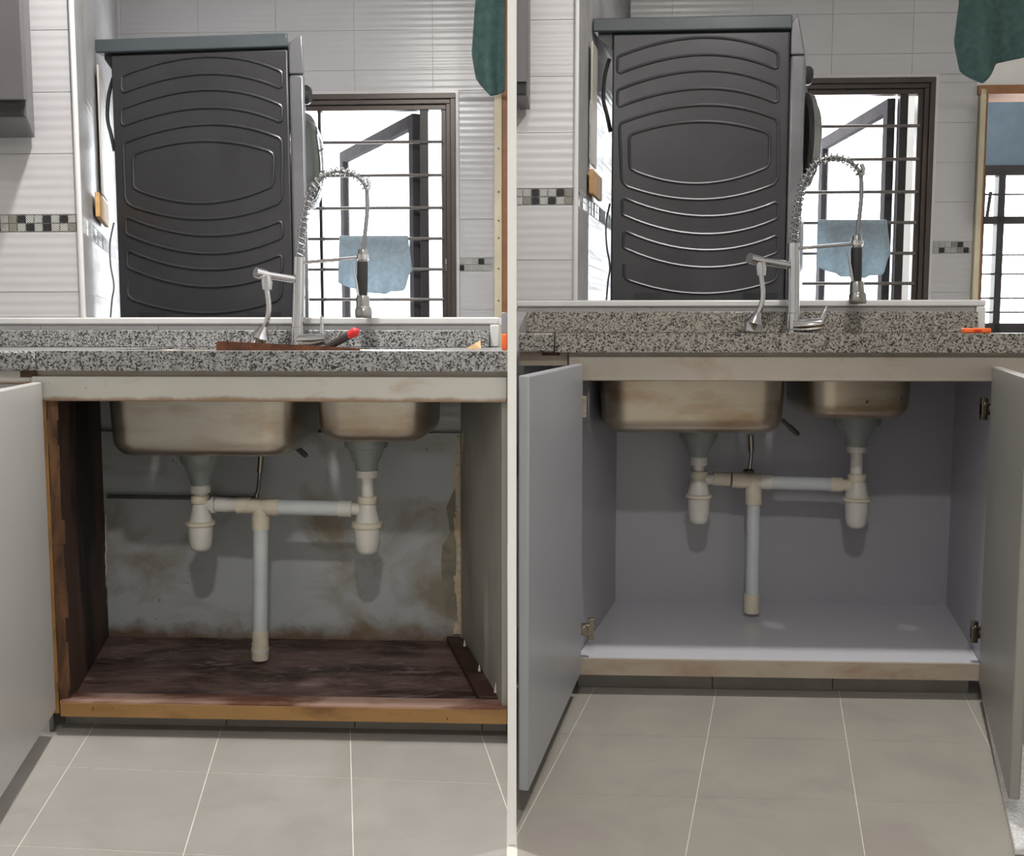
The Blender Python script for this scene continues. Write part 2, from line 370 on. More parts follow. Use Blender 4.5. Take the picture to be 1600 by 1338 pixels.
struct(World, 'ceiling', MB().box((-2.2, -1.6, CEIL), (2.7, 5.0, CEIL + 0.1)), 'ceiling_white', 'plain white ceiling above both kitchens', 'ceiling')
struct(World, 'wall_rear', MB().box((-2.2, -1.7, -0.1), (2.7, -1.6, CEIL)), 'white_paint', 'plain white wall behind the viewer', 'wall')
struct(World, 'wall_left', MB().box((-2.3, -1.6, -0.1), (-2.2, 5.0, CEIL)), 'white_paint', 'plain white wall closing the kitchen on the left', 'wall')
struct(World, 'wall_right', MB().box((2.7, -1.6, -0.1), (2.8, 5.0, CEIL)), 'white_paint', 'plain white wall closing the kitchen on the right', 'wall')
struct(World, 'wall_partition', MB().box((-0.007, 1.60, 0.0), (0.007, 4.05, CEIL)), 'partition_white', 'thin white upright partition between the two kitchens', 'wall')
for k, (p, wts, dia) in enumerate(LAMPS):
    lb = thing(World, 'ceiling_lamp', ['round white ceiling lamp above the viewer', 'round white ceiling lamp in front of the rotten cabinet', 'round white ceiling lamp in front of the clean grey cabinet'][k], 'lamp', (p[0], p[1], CEIL))
    r_ = dia / 2
    MB().lathe((p[0], p[1], 0), [(r_ + 0.03, CEIL), (r_ + 0.03, CEIL - 0.04), (r_ + 0.015, CEIL - 0.045)], 32).build('housing', 'white_paint', lb)
    MB().lathe((p[0], p[1], 0), [(r_ + 0.01, CEIL - 0.045), (r_ + 0.01, CEIL - 0.07), (r_ - 0.02, CEIL - 0.082)], 32).build('diffuser', 'lamp_glow', lb)

# ------------------------------------------------------------------ cabinet, worktop, sink of one kitchen
def bowl(K, u0, u1, v0, v1, wb, wt, parent, mat, r=0.06):
    """open steel bowl: rounded rectangle rings from the rim down, round bottom edge"""
    def ring(in_, w, rr):
        a0, a1, b0, b1 = u0 + in_, u1 - in_, v0 + in_, v1 - in_; out = []
        for cx, cy, s in ((a1 - rr, b1 - rr, 0), (a0 + rr, b1 - rr, 1), (a0 + rr, b0 + rr, 2), (a1 - rr, b0 + rr, 3)):
            for k in range(9):
                a = (s + k / 8) * math.pi / 2; out.append(Vector((cx + rr * math.cos(a), cy + rr * math.sin(a), w)))
        return out
    f = 0.038; H = wt - wb; rings = [ring(0.0, wt, r), ring(0.002, wt - H * 0.4, r), ring(0.006, wb + f, r)]
    for k in range(1, 8):
        a = k / 7 * math.pi / 2; rings.append(ring(0.006 + f * (1 - math.cos(a)), wb + f * (1 - math.sin(a)), max(r - f * (1 - math.cos(a)), 0.02)))
    mb = MB(); n = len(rings[0])
    for R in rings: mb.v += R
    for i in range(len(rings) - 1):
        for k in range(n):
            l = (k + 1) % n; mb.f.append((i * n + k, i * n + l, (i + 1) * n + l, (i + 1) * n + k))
    mb.f.append(tuple((len(rings) - 1) * n + k for k in range(n)))
    return mb.build('bowl', mat, parent, solid=0.0015)

def hinge(K, c, d, parent, s=1.0):
    """concealed hinge: plate, arm, cup and screw as one small metal fitting at c; d = +1 opens to the right"""
    x, y, z = c; mb = MB()
    mb.box((x - 0.004, y - 0.004, z - 0.030 * s), (x + 0.004, y + 0.012, z + 0.030 * s))
    mb.box((min(x, x + d * 0.034), y + 0.004, z - 0.011 * s), (max(x, x + d * 0.034), y + 0.020, z + 0.009 * s))
    mb.box((min(x + d * 0.020, x + d * 0.034), y + 0.006, z - 0.020 * s), (max(x + d * 0.020, x + d * 0.034), y + 0.018, z + 0.020 * s))
    mb.lathe((x + d * 0.010, y + 0.002, z), [(0.009, -0.004), (0.011, 0.004), (0.009, 0.010)], 12, 'y')
    mb.tube([(x + d * 0.027, y + 0.002, z + 0.012), (x + d * 0.027, y + 0.008, z + 0.012)], 0.004, 8)
    return mb.build('hinge', 'hinge_metal', parent, bevel=0.001)

def door_leaf(K, parent, hp, fp, w0, w1, th, mat):
    """door panel in plan from hinge point hp to free edge fp"""
    h, f = Vector(hp[:2]), Vector(fp[:2]); d = (f - h).normalized(); n = Vector((-d.y, d.x)) * th
    return MB().plan([h, f, f + n, h + n], w0, w1).build('door', mat, parent, bevel=0.003)

def lathe_px(K, cx, v, prof, n=28):
    """profile of (half width, y) in image rows turned into a body of revolution standing at depth v"""
    c = K.at(cx, prof[0][1], v); mb = MB()
    return mb.lathe((c.x, c.y, 0), [(K.m(r, v), K.w(y, v, cx)) for r, y in prof], n), c
def trap(K, parent, cx, v, rows):
    """bottle trap: collar nut, tailpiece, slip nut, shoulder, flange, cup"""
    names = ['collar_nut', 'tailpiece', 'slip_nut', 'body', 'flange', 'cup']
    b, _ = lathe_px(K, cx, v, rows['body']); bo = b.build('bottle_trap', 'pvc_white', parent)
    for k in ('collar_nut', 'tailpiece', 'slip_nut', 'flange', 'cup'):
        mb, _ = lathe_px(K, cx, v, rows[k]); mb.build(k, 'pvc_ivory' if k in ('flange', 'slip_nut') else 'pvc_white', bo)
    return bo
def pipe_px(K, a, b, r, v, n=20):
    p, q = K.at(a[0], a[1], v), K.at(b[0], b[1], v); return MB().tube([p, q], K.m(r, v), n)

def plumbing(K, dirty, Z):
    v = Z['v']
    th = thing(K, 'drain_pipework', Z['label'], 'drain pipe', K.at(*Z['foot'], v), 'sink drain pipework')
    for cx, rows in Z['traps']: trap(K, th, cx, v, rows)
    for nm, a, b, r, mat in Z['pipes']: pipe_px(K, a, b, r, v).build(nm, mat, th)
    return th

def worktop(K, Z):
    zt, zb = Z['zt'], Z['zb']; v0, v1 = -0.03, Z['vw']; us, ul, ur = Z['seam'], Z['left'], Z['right']
    th = thing(K, 'worktop', Z['label'], 'worktop', ((us + ur[0]) / 2, 0.2, zb), 'granite worktops')
    MB().box((ul, v0 - 0.004, zb), (us - 0.0012, v1, zt)).build('slab', Z['mat2'], th, bevel=0.004)
    h = Z['holes']; mb = MB(); x = us + 0.0012
    for a, b, c, d in h:
        mb.box((x, v0, zb), (a, v1, zt)); mb.box((a, v0, zb), (b, c, zt)); mb.box((a, d, zb), (b, v1, zt)); x = b
    mb.plan([(x, v0), (ur[0], v0), (ur[1], v1), (x, v1)], zb, zt); mb.build('slab', Z['mat'], th)
    MB().box((ul, v1 - 0.02, zt), (Z['up_r'], v1, Z['up_z'])).build('upstand', Z['mat'], th, bevel=0.002)
    return th

# ================================================================== KITCHEN 1 (rotten brown cabinet)
K = K1; VB, VH = 0.47, 0.49                        # cabinet back, half wall
zt, zb = K.w(549, -0.03), K.w(580, -0.03)
r_edge = lambda v: ((K.Mi @ Vector((-0.0085, K.D + v, 0))).x)
def xlim(v):   # local u of the partition face at depth v
    a = K.Mi @ Vector((-0.0085, 1.7, 0)); b = K.Mi @ Vector((-0.0085, 4.0, 0)); return a.x + (b.x - a.x) * (v - a.y) / (b.y - a.y)
wt1 = worktop(K, dict(zt=zt, zb=zb, vw=VH, seam=K.u(62, -0.03), left=K.u(-520, -0.03), right=(xlim(-0.03), xlim(VH)),
    holes=[(K.u(160, 0.08), K.u(453, 0.08), 0.075, 0.40), (K.u(488, 0.08), K.u(668, 0.08), 0.085, 0.40)], mat='granite', mat2='granite',
    up_r=K.u(765, VH), up_z=K.w(516, VH - 0.02), label='speckled grey granite worktop carrying the rusty saw, above the rotten cabinet'))
# carcass
cab = thing(K, 'sink_cabinet', 'open sink cabinet with rotten brown plywood sides and floor', 'cabinet', (0, 0.2, 0))
def P(px, v, py=860): return Vector((K.u(px, v, py), v))
wf = K.w(1097, 0.0); wfl = wf - 0.012; wbot = K.w(1121, 0.0)
MB().plan([P(66, 0), P(82, 0), P(146, VB), P(130, VB)], wbot, zb).build('side_board', 'ply_edge', cab)
MB().plan([P(82.5, 0.004), P(100, 0.004), P(165, VB), P(146.5, VB)], wbot, zb).build('side_liner', 'rotten_side', cab)
mb = MB()
for k in range(14):                                  # frayed front edge of the liner
    w0 = wbot + (zb - wbot) * k / 14; w1 = wbot + (zb - wbot) * (k + 1) / 14; a = 82 + random.uniform(0, 2); b = 101 + random.uniform(-4, 3)
    mb.plan([P(a, -0.001), P(b, random.uniform(-0.002, 0.003)), P(b, 0.012), P(a, 0.012)], w0, w1)
mb.build('frayed_edge', 'rotten_liner', cab)
MB().plan([P(784, 0), (xlim(0) - 0.001, 0), (xlim(VB) - 0.07, VB), P(721, VB)], wbot, zb).build('side_board', 'side_grey', cab)
MB().plan([P(96, 0.03), P(790, 0.03), P(724, VB), P(160, VB)], wbot + 0.004, wfl).build('floor_board', 'rotten_floor', cab)
MB().plan([P(86, -0.014), (xlim(0) - 0.001, -0.014), (xlim(0.035) - 0.001, 0.035), P(92, 0.035)], wf - 0.004, wf).build('front_lip', 'lip_wood', cab)
MB().plan([P(84, -0.016), (xlim(0) - 0.001, -0.016), (xlim(0) - 0.001, 0.03), P(84, 0.03)], wbot, wf - 0.004).build('front_edge', 'ply_edge_long', cab)
MB().plan([P(748, 0.04), P(783, 0.04), P(719, VB - 0.01), P(697, VB - 0.01)], wfl, wfl + 0.016).build('batten', 'batten_wood', cab, bevel=0.002)
MB().box((K.u(62, 0), -0.020, K.w(628, -0.02)), (xlim(0) - 0.001, 0.0, K.w(589, -0.02))).build('face_rail', 'rail_dirty', cab, bevel=0.002)
MB().box((K.u(62, 0), -0.006, K.w(592, 0)), (xlim(0) - 0.001, 0.012, zb)).build('top_strip', 'rail_aged', cab)
MB().box((K.u(-110, 0), -0.010, K.w(600, 0)), (K.u(61, 0), 0.02, zb)).build('corner_block', 'rail_dirty', cab)
MB().box((K.u(42, 0), -0.013, K.w(590, 0)), (K.u(66, 0), -0.0105, zb)).build('dirt_crust', 'dirt_dark', cab)
MB().box((K.u(-520, 0), 0.0, 0.0), (K.u(58, 0), 0.018, K.w(601, 0))).build('adjoining_panel', 'door_white', cab)
# back of the cabinet: painted wall board with a peeling right edge
wtile = K.w(676, VB)
bp = MB().box((K.u(140, VB), VB, wbot), (K.u(740, VB), VB + 0.012, wtile)).build('back_board', 'grey_wall', cab)
mb = MB(); ys = [680 + i * 9 for i in range(35)]
for i, y in enumerate(ys[:-1]):
    l0 = 712 + 4 * math.sin(i * 0.7) + random.uniform(-2, 2); mb.face([(K.u(l0, VB), K.w(ys[i + 1], VB)), (K.u(719, VB), K.w(ys[i + 1], VB)), (K.u(719, VB), K.w(y, VB)), (K.u(l0 + random.uniform(-2, 2), VB), K.w(y, VB))], VB - 0.003 - random.uniform(0, 0.004), VB + 0.001)
mb.build('peeling_crust', 'peel', bp)
pts = [(711, 760), (697, 790), (703, 830), (690, 850), (688, 880), (692, 930), (694, 952), (712, 955)]
MB().face([(K.u(x, VB), K.w(y, VB)) for x, y in pts][::-1], VB - 0.002, VB + 0.001).build('bare_patch', 'peel_grey', bp)
# caulk drips along the right board and white sealant at the left back corner
for x, y, v, s in ((726, 1010, 0.36, 1), (749, 1052, 0.20, 1.2), (775, 1082, 0.06, 1.4)):
    c = K.at(x, y, v); MB().lathe((c.x, c.y, c.z), [(0.0035 * s, 0), (0.0025 * s, 0.006 * s), (0.0008, 0.016 * s)], 8).build('sealant_drip', 'caulk', cab)
mb = MB(); mb.tube([K.at(165.5 + random.uniform(-0.8, 1.0), y, VB - 0.012) for y in range(805, 990, 9)], [random.uniform(0.0008, 0.0026) for _ in range(805, 990, 9)], 6); mb.build('sealant_bead', 'caulk', cab)
# door hinged on the left, swung open
dp = K.floor(15, 1226, K.w(1116, -0.024)); h0 = P(77, -0.024); dv = (Vector((dp.x, dp.y)) - Vector(h0)).normalized()
MBd = door_leaf(K, cab, h0, Vector(h0) + dv * 0.62, K.w(1116, -0.024), K.w(598, -0.024), -0.018, 'door_white')
# kick plate tiles under the cabinet
ks = [K.u(x, 0.05) for x in (84, 342, 548, 752)] + [xlim(0.05) - 0.003]
for a, b in zip(ks[:-1], ks[1:]): MB().box((a + 0.001, 0.05, 0.0), (b - 0.001, 0.06, wbot)).build('kick_tile', 'kick_tile', cab)
# sink
sk = thing(K, 'kitchen_sink', 'worn stainless double-bowl sink hanging under the worktop in the rotten cabinet', 'sink', (0, 0.2, K.w(715, 0.1)), 'undermount double sinks')
def sink_parts(K, sk, b1, b2, wb1, wb2, wt, c1, c2, vc, mat):
    o1 = bowl(K, K.u(b1[0], 0.08), K.u(b1[1], 0.08), 0.08, 0.40, wb1, wt, sk, mat)
    o2 = bowl(K, K.u(b2[0], 0.09), K.u(b2[1], 0.09), 0.09, 0.40, wb2, wt, sk, mat)
    for o, (cx, rows), wb in ((o1, c1, wb1), (o2, c2, wb2)):
        c = K.at(cx, rows[0][1], vc); pr = [(K.m(rows[0][0], vc), wb + 0.001)] + [(K.m(r, vc), K.w(y, vc, cx)) for r, y in rows]
        MB().lathe((c.x, c.y, 0), pr, 28).build('strainer', 'strainer_grey', o)
sink_parts(K, sk, (156, 456), (486, 670), K.w(716, 0.09), K.w(692, 0.10), zt - 0.004,
           (313, [(31, 716), (29, 722), (27, 724), (20, 738), (16, 750), (15, 758)]), (572, [(34, 693), (33, 699), (29, 700), (23, 716), (18, 726), (17, 734)]), 0.27, 'sink_steel')
MB().tube(spline([K.at(452, 688, 0.3), K.at(464, 700, 0.3), K.at(480, 714, 0.3)], 4), [0.005] * 4 + [0.0065] * 4 + [0.004], 8).build('clamp_lever', 'lever_dark', sk)
def rows(cx, s, y):
    """rows of a bottle trap: y = [nut top, nut bottom, neck end, slip nut end, shoulder end, flange end, cup end], s = half widths"""
    n0, n1, n2, n3, n4, n5, n6 = y; a, b, c, d, e, f, g = s
    return dict(collar_nut=[(a * .94, n0), (a, n0 + 1), (a, n1 - 1), (a * .94, n1)], tailpiece=[(b, n1 - 1), (b, n2 + 1)], slip_nut=[(c * .95, n2), (c, n2 + 1), (c, n3 - 1), (c * .95, n3)],
                body=[(d * .8, n3 - 1), (d, n3 + 3), (d * 1.15, (n3 + n4) / 2), (e, n4)], flange=[(f * .9, n4 - 1), (f, n4), (f, n5 - 1), (f * .9, n5)],
                cup=[(g * .98, n5 - 1), (g * .96, n5 + 4), (g * .9, n5 + (n6 - n5) * .5), (g * .82, n6 - 9), (g * .70, n6 - 4), (g * .45, n6 - 1), (g * .05, n6)])
plumbing(K, True, dict(v=0.28, foot=(407, 1026), label='white plastic drain pipes with two bottle traps in the rotten cabinet',
    traps=[(313, rows(313, (16, 11, 14.5, 12.5, 19, 23, 20.5), (757, 770, 774, 786, 815, 821, 862))),
           (574, rows(574, (17.5, 10, 15, 14, 20, 24.5, 22), (734, 746, 776, 787, 816, 824, 867)))],
    pipes=[('outlet_neck', (316, 789), (338, 789), 9.5, 'pvc_white'), ('outlet_ring', (331, 789), (337, 789), 13.5, 'pvc_white'), ('coupling', (338, 788), (358, 789), 12, 'pvc_white'), ('coupling', (358, 789), (372, 789), 11, 'pvc_white'),
           ('coupling', (371, 790), (391, 790), 13, 'pvc_ivory'), ('tee', (390, 791), (420, 792), 12.2, 'pvc_ivory'), ('tee_branch', (407, 792), (407, 808), 12.4, 'pvc_ivory'), ('coupling', (418, 792), (436, 792.5), 14, 'pvc_ivory'),
           ('cross_pipe', (434, 792.5), (534, 795), 12.2, 'pvc_pipe'), ('coupling', (530, 795), (550, 795.5), 13, 'pvc_white'), ('outlet_neck', (548, 795.5), (572, 796), 9.5, 'pvc_white'),
           ('coupling', (407.5, 806), (407.5, 827), 13.8, 'pvc_ivory'), ('drop_pipe', (407.5, 825), (406.5, 988), 12, 'pvc_pipe'), ('coupling', (406.5, 986), (407, 1006), 12.8, 'pvc_ivory'), ('threaded_foot', (406.5, 1004), (406.5, 1030), 13.4, 'pvc_ivory'),
           ('foot_ring', (406.5, 1012), (406.5, 1017), 14.2, 'pvc_white')]))
def supply(K, label, a, b, c, v, k2):
    p, q, r = K.at(*a, v), K.at(*b, v), K.at(*c, v)
    th = thing(K, 'supply_hose', label, 'hose', r, 'water supply hoses')
    MB().tube([p, q], [K.m(4.5, v)] * 2, 10).build('connector', 'brass_dull', th)
    MB().tube(spline([q, q * 0.5 + r * 0.5 + Vector((0.001, 0, 0)), r], 5), K.m(3, v), 10).build('braided_hose', 'steel_brushed', th)
    MB().lathe((r.x, r.y, r.z), [(K.m(k2, v), 0), (K.m(k2, v), 0.008), (K.m(k2 * .7, v), 0.012)], 12).build('nut', 'brass_dull', th)
supply(K, 'thin metal supply hose behind the pipes in the rotten cabinet', (408, 708), (406, 738), (401, 778), 0.42, 4)
tag(MB().tube([K.at(168, 776, VB - 0.016), K.at(404, 779, VB - 0.016)], K.m(3.4, VB), 10).build('conduit', 'hose_grey', None, K), 'thin dark metal conduit along the stained back board', 'pipe')

# ================================================================== KITCHEN 2 (clean grey cabinet)
K = K2; VB2, VH2 = 0.50, 0.52
zt2, zb2 = K.w(521, -0.03), K.w(551, -0.03)
wt2 = worktop(K, dict(zt=zt2, zb=zb2, vw=VH2, seam=K.u(866, -0.03), left=K.u(809, -0.03) + 0.002, right=(K.u(1640, -0.03), K.u(1572, VH2)),
    holes=[(K.u(943, 0.08), K.u(1229, 0.08), 0.075, 0.40), (K.u(1265, 0.08), K.u(1430, 0.08), 0.085, 0.40)], mat='granite_aged', mat2='granite_aged',
    up_r=K.u(1515, VH2), up_z=K.w(487, VH2 - 0.02), label='brown-tinged granite worktop with an orange block, above the clean grey cabinet'))
cab2 = thing(K, 'sink_cabinet', 'open sink cabinet relined in clean pale grey laminate', 'cabinet', (0, 0.2, 0))
w2f = K.w(1032, 0.0); w2b = K.w(1058, 0.0)
MB().plan([P(889, 0), P(901, 0), P(962, VB2), P(946, VB2)], w2b, zb2).build('side_board', 'laminate_grey', cab2)
MB().plan([P(1540, 0), P(1556, 0), P(1512, VB2), P(1482, VB2)], w2b, zb2).build('side_board', 'laminate_grey', cab2)
MB().box((K.u(950, VB2), VB2, w2b), (K.u(1500, VB2), VB2 + 0.012, zb2)).build('back_board', 'laminate_grey', cab2)
MB().plan([P(902, 0.0), P(1539, 0.0), P(1483, VB2), P(962, VB2)], w2b + 0.004, w2f).build('floor_board', 'laminate_floor', cab2)
MB().plan([P(904, -0.006), P(1541, -0.006), P(1541, -0.0005), P(904, -0.0005)], w2b, w2f - 0.001).build('front_edge', 'edge_birch', cab2)
MB().box((K.u(888, 0), -0.020, K.w(596, -0.02)), (K.u(1604, 0), 0.0, K.w(558, -0.02))).build('face_rail', 'rail_aged', cab2, bevel=0.003)
MB().box((K.u(888, 0), -0.006, K.w(562, 0)), (K.u(1604, 0), 0.012, zb2)).build('top_strip', 'rail_aged', cab2)
MB().box((K.u(812, 0), 0.0, K.w(572, 0)), (K.u(886, 0), 0.03, zb2)).build('corner_block', 'edge_birch', cab2)
MB().box((K.u(846, 0), -0.004, K.w(556, 0)), (K.u(874, 0), 0.001, zb2)).build('dirt_crust', 'dirt_dark', cab2)
MB().plan([P(1608, 0), P(1632, 0), P(1562, VB2), P(1534, VB2)], 0.0, zb2).build('end_panel', 'door_grey', cab2)
fe = K.floor(809.6, 1236, K.w(1056, -0.024)); hl = P(897, -0.024, 830)
dl = door_leaf(K, cab2, hl, (fe.x, fe.y), K.w(1056, -0.024), K.w(569, -0.024), 0.018, 'door_cool')
h2 = P(1553, -0.024, 830); f2 = K.floor(1586, 1224, K.w(1062, -0.024)); d2 = (Vector((f2.x, f2.y)) - Vector(h2)).normalized()
dr = door_leaf(K, cab2, h2, Vector(h2) + d2 * 0.62, K.w(1062, -0.024), K.w(572, -0.024), -0.018, 'door_grey')
for y in (636, 985):
    c = K.at(892 if y < 800 else 904, y, -0.012); hinge(K, (c.x + 0.002, -0.012, c.z), 1, dl, 1.25)
for y in (640, 990):
    c = K.at(1562 if y < 800 else 1546, y, -0.012); hinge(K, (c.x - 0.002, -0.012, c.z), -1, dr, 1.25)
ks = [K.u(x, 0.05) for x in (905, 1120, 1312, 1530)]
for a, b in zip(ks[:-1], ks[1:]): MB().box((a + 0.001, 0.05, 0.0), (b - 0.001, 0.06, w2b)).build('kick_tile', 'kick_tile', cab2)
sk2 = thing(K, 'kitchen_sink', 'brown-stained stainless double-bowl sink hanging in the clean grey cabinet', 'sink', (0, 0.2, K.w(678, 0.1)), 'undermount double sinks')
sink_parts(K, sk2, (939, 1233), (1262, 1434), K.w(679, 0.09), K.w(655, 0.10), zt2 - 0.004,
           (1092, [(30, 680), (28, 684), (20, 698), (15, 708), (14, 714)]), (1339, [(36, 657), (35, 663), (30, 664), (21, 680), (16, 690), (15, 697)]), 0.33, 'sink_steel_warm')
MB().tube(spline([K.at(1222, 656, 0.3), K.at(1235, 668, 0.3), K.at(1248, 680, 0.3)], 4), [0.005] * 4 + [0.0065] * 4 + [0.004], 8).build('clamp_lever', 'lever_dark', sk2)
plumbing(K, False, dict(v=0.36, foot=(1174, 946), label='ivory drain pipes with two bottle traps in the clean grey cabinet',
    traps=[(1092, rows(1092, (13.5, 9, 13.5, 13, 18, 21, 18.5), (713, 727, 736, 747, 773, 778, 820))),
           (1339, rows(1339, (15, 9.5, 14, 14, 18.5, 22, 19), (697, 707, 741, 752, 778, 783, 826)))],
    pipes=[('outlet_neck', (1096, 749), (1116, 749), 8.5, 'pvc_white'), ('coupling', (1114, 748), (1140, 749), 11, 'pvc_ivory'), ('coupling', (1143, 750), (1164, 751), 12.5, 'pvc_ivory'), ('tee', (1162, 751), (1190, 752), 11.8, 'pvc_ivory'),
           ('tee_branch', (1177, 752), (1177, 766), 12, 'pvc_ivory'), ('coupling', (1188, 752), (1205, 753), 12.5, 'pvc_white'), ('cross_pipe', (1203, 754), (1300, 757), 10.8, 'pvc_pipe'), ('coupling', (1297, 757), (1315, 757.5), 11.5, 'pvc_ivory'),
           ('outlet_neck', (1313, 758), (1338, 758.5), 9, 'pvc_ivory'), ('coupling', (1177.5, 764), (1177.5, 788), 12.8, 'pvc_ivory'), ('drop_pipe', (1177.5, 786), (1175, 930), 10.5, 'pvc_pipe'), ('threaded_foot', (1174.5, 928), (1174.5, 957), 12.5, 'pvc_ivory')]))
supply(K, 'brass-ended supply hose above the pipe tee in the clean grey cabinet', (1173, 680), (1174, 706), (1170, 740), 0.40, 9)

# ================================================================== what stands on and behind the worktops (both kitchens, one builder)
def back_of_kitchen(K, no, Z):
    VH, VW, VR = Z['vh'], Z['vwash'], Z['vback']; side = ['above the rotten cabinet', 'above the clean grey cabinet'][no]
    K.dx = K.dy = 0
    low = ['the rotten brown cabinet', 'the clean grey cabinet'][no]
    # ---- half wall behind the worktop
    wc = K.w(Z['cap_y'], VH)
    ur = K.u(Z['half_r'], VH); ul = Z['ul']
    hw = struct(K, 'wall_counter', MB().box((ul, VH + 0.006, 0), (ur - 0.006, VH + 0.11, wc - 0.018)), 'grout_white', 'low white tiled wall behind the worktop over ' + low, 'wall')
    MB().box((ul, VH - 0.006, wc - 0.018), (ur, VH + 0.12, wc)).build('cap_trim', 'white_trim', hw, bevel=0.004)
    MB().box((K.u(Z['half_r'] - 14, VH), VH - 0.006, Z['zt'] + 0.001), (ur, VH + 0.005, wc - 0.018)).build('end_trim', 'white_trim', hw, bevel=0.003)
    tile_field(hw, (ul, VH + 0.006), (K.u(Z['half_r'] - 14, VH), VH + 0.006), wc - 0.018 - 0.1475 * 2, wc - 0.0185, sa=0.07, wa=wc - 0.018)
    # ---- wall that rises on the left, its return into the yard and the window wall
    pc = (K.u(Z['wall_r'], VH, 300), VH); m0, m1 = K.w(Z['mos_l'][1], VH, Z['wall_r'] - 60), K.w(Z['mos_l'][0], VH, Z['wall_r'] - 60)
    wl = struct(K, 'wall_end', MB().box((ul, VH + 0.006, wc), (pc[0] - 0.004, VH + 0.02, CEIL)), 'grout_white', 'white ribbed tile wall left of the washing machine over ' + low, 'wall')
    tile_field(wl, (ul, VH + 0.006), (pc[0] - 0.008, VH + 0.006), wc + 0.001, CEIL - 0.03, tw=0.30, band=(m0, m1), sa=(pc[0] - 0.008 - ul) % 0.30)
    nm = Z['n_mos']; x1 = pc[0] - 0.010; x0 = x1 - nm * (m1 - m0) / 2
    mosaic_band(wl, (x0, VH + 0.006), (x1, VH + 0.006), m0 + 0.001, m1 - 0.001, nm, 3 + no)
    MB().tube([(pc[0] - 0.002, VH + 0.002, wc), (pc[0] - 0.002, VH + 0.002, CEIL)], 0.007, 10).build('corner_bead', 'white_trim', wl)
    pe = (K.u(Z['corner'], VR, 40), VR); pd = (pc[0] + (0.001), VH + 0.012)
    d = (Vector(pe) - Vector(pd)).normalized(); nn = Vector((-d.y, d.x))
    wr = struct(K, 'wall_return', MB().plan([pd, pe, Vector(pe) + nn * 0.08, Vector(pd) + nn * 0.08 + d * 0.04], 0, CEIL), 'grout_white', 'narrow white tiled wall turning back beside the washing machine over ' + low, 'wall')
    # tiles face right: lay the field from the far end towards the viewer so that they stand proud on the yard side
    tile_field(wr, pe, pd, wc - 0.2, CEIL - 0.03, tw=0.30, band=(m0, m1), sa=0.1)
    for s in (0,):
        q0 = Vector(pd) + d * 0.70; mosaic_band(wr, q0, Vector(pd) + d * 0.02, m0 + 0.001, m1 - 0.001, 24, 9 + no)
    # ---- window wall with its opening
    K.dx, K.dy = Z['far']
    u0, u1, wT, wB = K.u(Z['win_l'], VR, 200), K.u(712, VR, 200), K.w(147, VR, 600), 0.62
    uR = K.u(Z['wall_end'], VR, 300)
    mb = MB(); mb.box((pe[0] - 0.1, VR + 0.008, wT), (uR, VR + 0.12, CEIL)); mb.box((u1, VR + 0.008, 0), (uR, VR + 0.12, wT)); mb.box((u0, VR + 0.008, 0), (u1, VR + 0.12, wB)); mb.box((pe[0] - 0.1, VR + 0.008, 0), (u0, VR + 0.12, wT))
    ww = struct(K, 'wall_window', mb, 'grout_white', 'white ribbed tile wall with the barred window over ' + low, 'wall')
    b0, b1 = K.w(Z['mos_b'][1], VR, 740), K.w(Z['mos_b'][0], VR, 740)
    tile_field(ww, (pe[0], VR + 0.008), (uR, VR + 0.008), wT + 0.012, CEIL - 0.02, sa=K.u(553, VR, 80) - pe[0], wa=K.w(109, VR, 600))
    tile_field(ww, (u1 + 0.012, VR + 0.008), (uR, VR + 0.008), 0.4, wT + 0.011, band=(b0, b1), tw=0.4, sa=0.39)
    mosaic_band(ww, (uR - 0.012 - 7 * (b1 - b0) / 2, VR + 0.008), (uR - 0.012, VR + 0.008), b0 + 0.001, b1 - 0.001, 7, 21 + no)
    tr = MB(); tr.box((u0, VR - 0.002, wT), (u1 + 0.012, VR + 0.02, wT + 0.012)); tr.box((u1, VR - 0.002, 0.4), (u1 + 0.012, VR + 0.02, wT)); tr.build('reveal_trim', 'white_trim', ww)
    # ---- window
    wn = thing(K, 'window_1' if no == 0 else 'window_2', 'brown framed barred window behind the washing machine over ' + low, 'window', ((u0 + u1) / 2, VR, wB)); wn['kind'] = 'structure'
    px = lambda a: K.u(a, VR, 300); py = lambda b: K.w(b, VR, 600)
    for a, b, c, e in ((-0.01, 0.055, 0, 8), (0.0, 0.05, 8, 15), (0.012, 0.05, 15, 23)):
        fr = MB(); o, i2 = K.m(c, VR), K.m(e, VR)
        fr.box((u0 + o, VR + a, wT - i2), (u1 - o, VR + b, wT - o)); fr.box((u1 - i2, VR + a, wB), (u1 - o, VR + b, wT - i2)); fr.box((u0 + o, VR + a, wB), (u0 + i2, VR + b, wT - i2)); fr.box((u0 + i2, VR + a, wB + o), (u1 - i2, VR + b, wB + i2))
        fr.build('frame', 'frame_brown', wn, bevel=0.002)
    for a, b in ((656, 669), (497, 502), (330, 343)):
        MB().box((px(a), VR + 0.01, wB), (px(b), VR + 0.045, wT - K.m(23, VR))).build('mullion', 'frame_dark', wn, bevel=0.002)
    for y in (222, 274, 325, 373, 421, 468, 516):
        w = py(y); MB().tube([(u0 + 0.03, VR + 0.005, w), (u1 - 0.05, VR + 0.005, w)], K.m(2.6, VR), 8).build('grille_bar', 'grille_grey', wn)
    MB().box((px(669), VR + 0.028, wB), (px(690), VR + 0.031, wT - K.m(23, VR))).build('pane', 'glass', wn)
    # open sash swung outwards
    hp = Vector((px(654), VR + 0.05)); fp = K.at(541, 300, VR + 0.90); fp = Vector((fp.x, fp.y)); sd = (fp - hp).normalized(); sn = Vector((-sd.y, sd.x)) * 0.03; L = (fp - hp).length
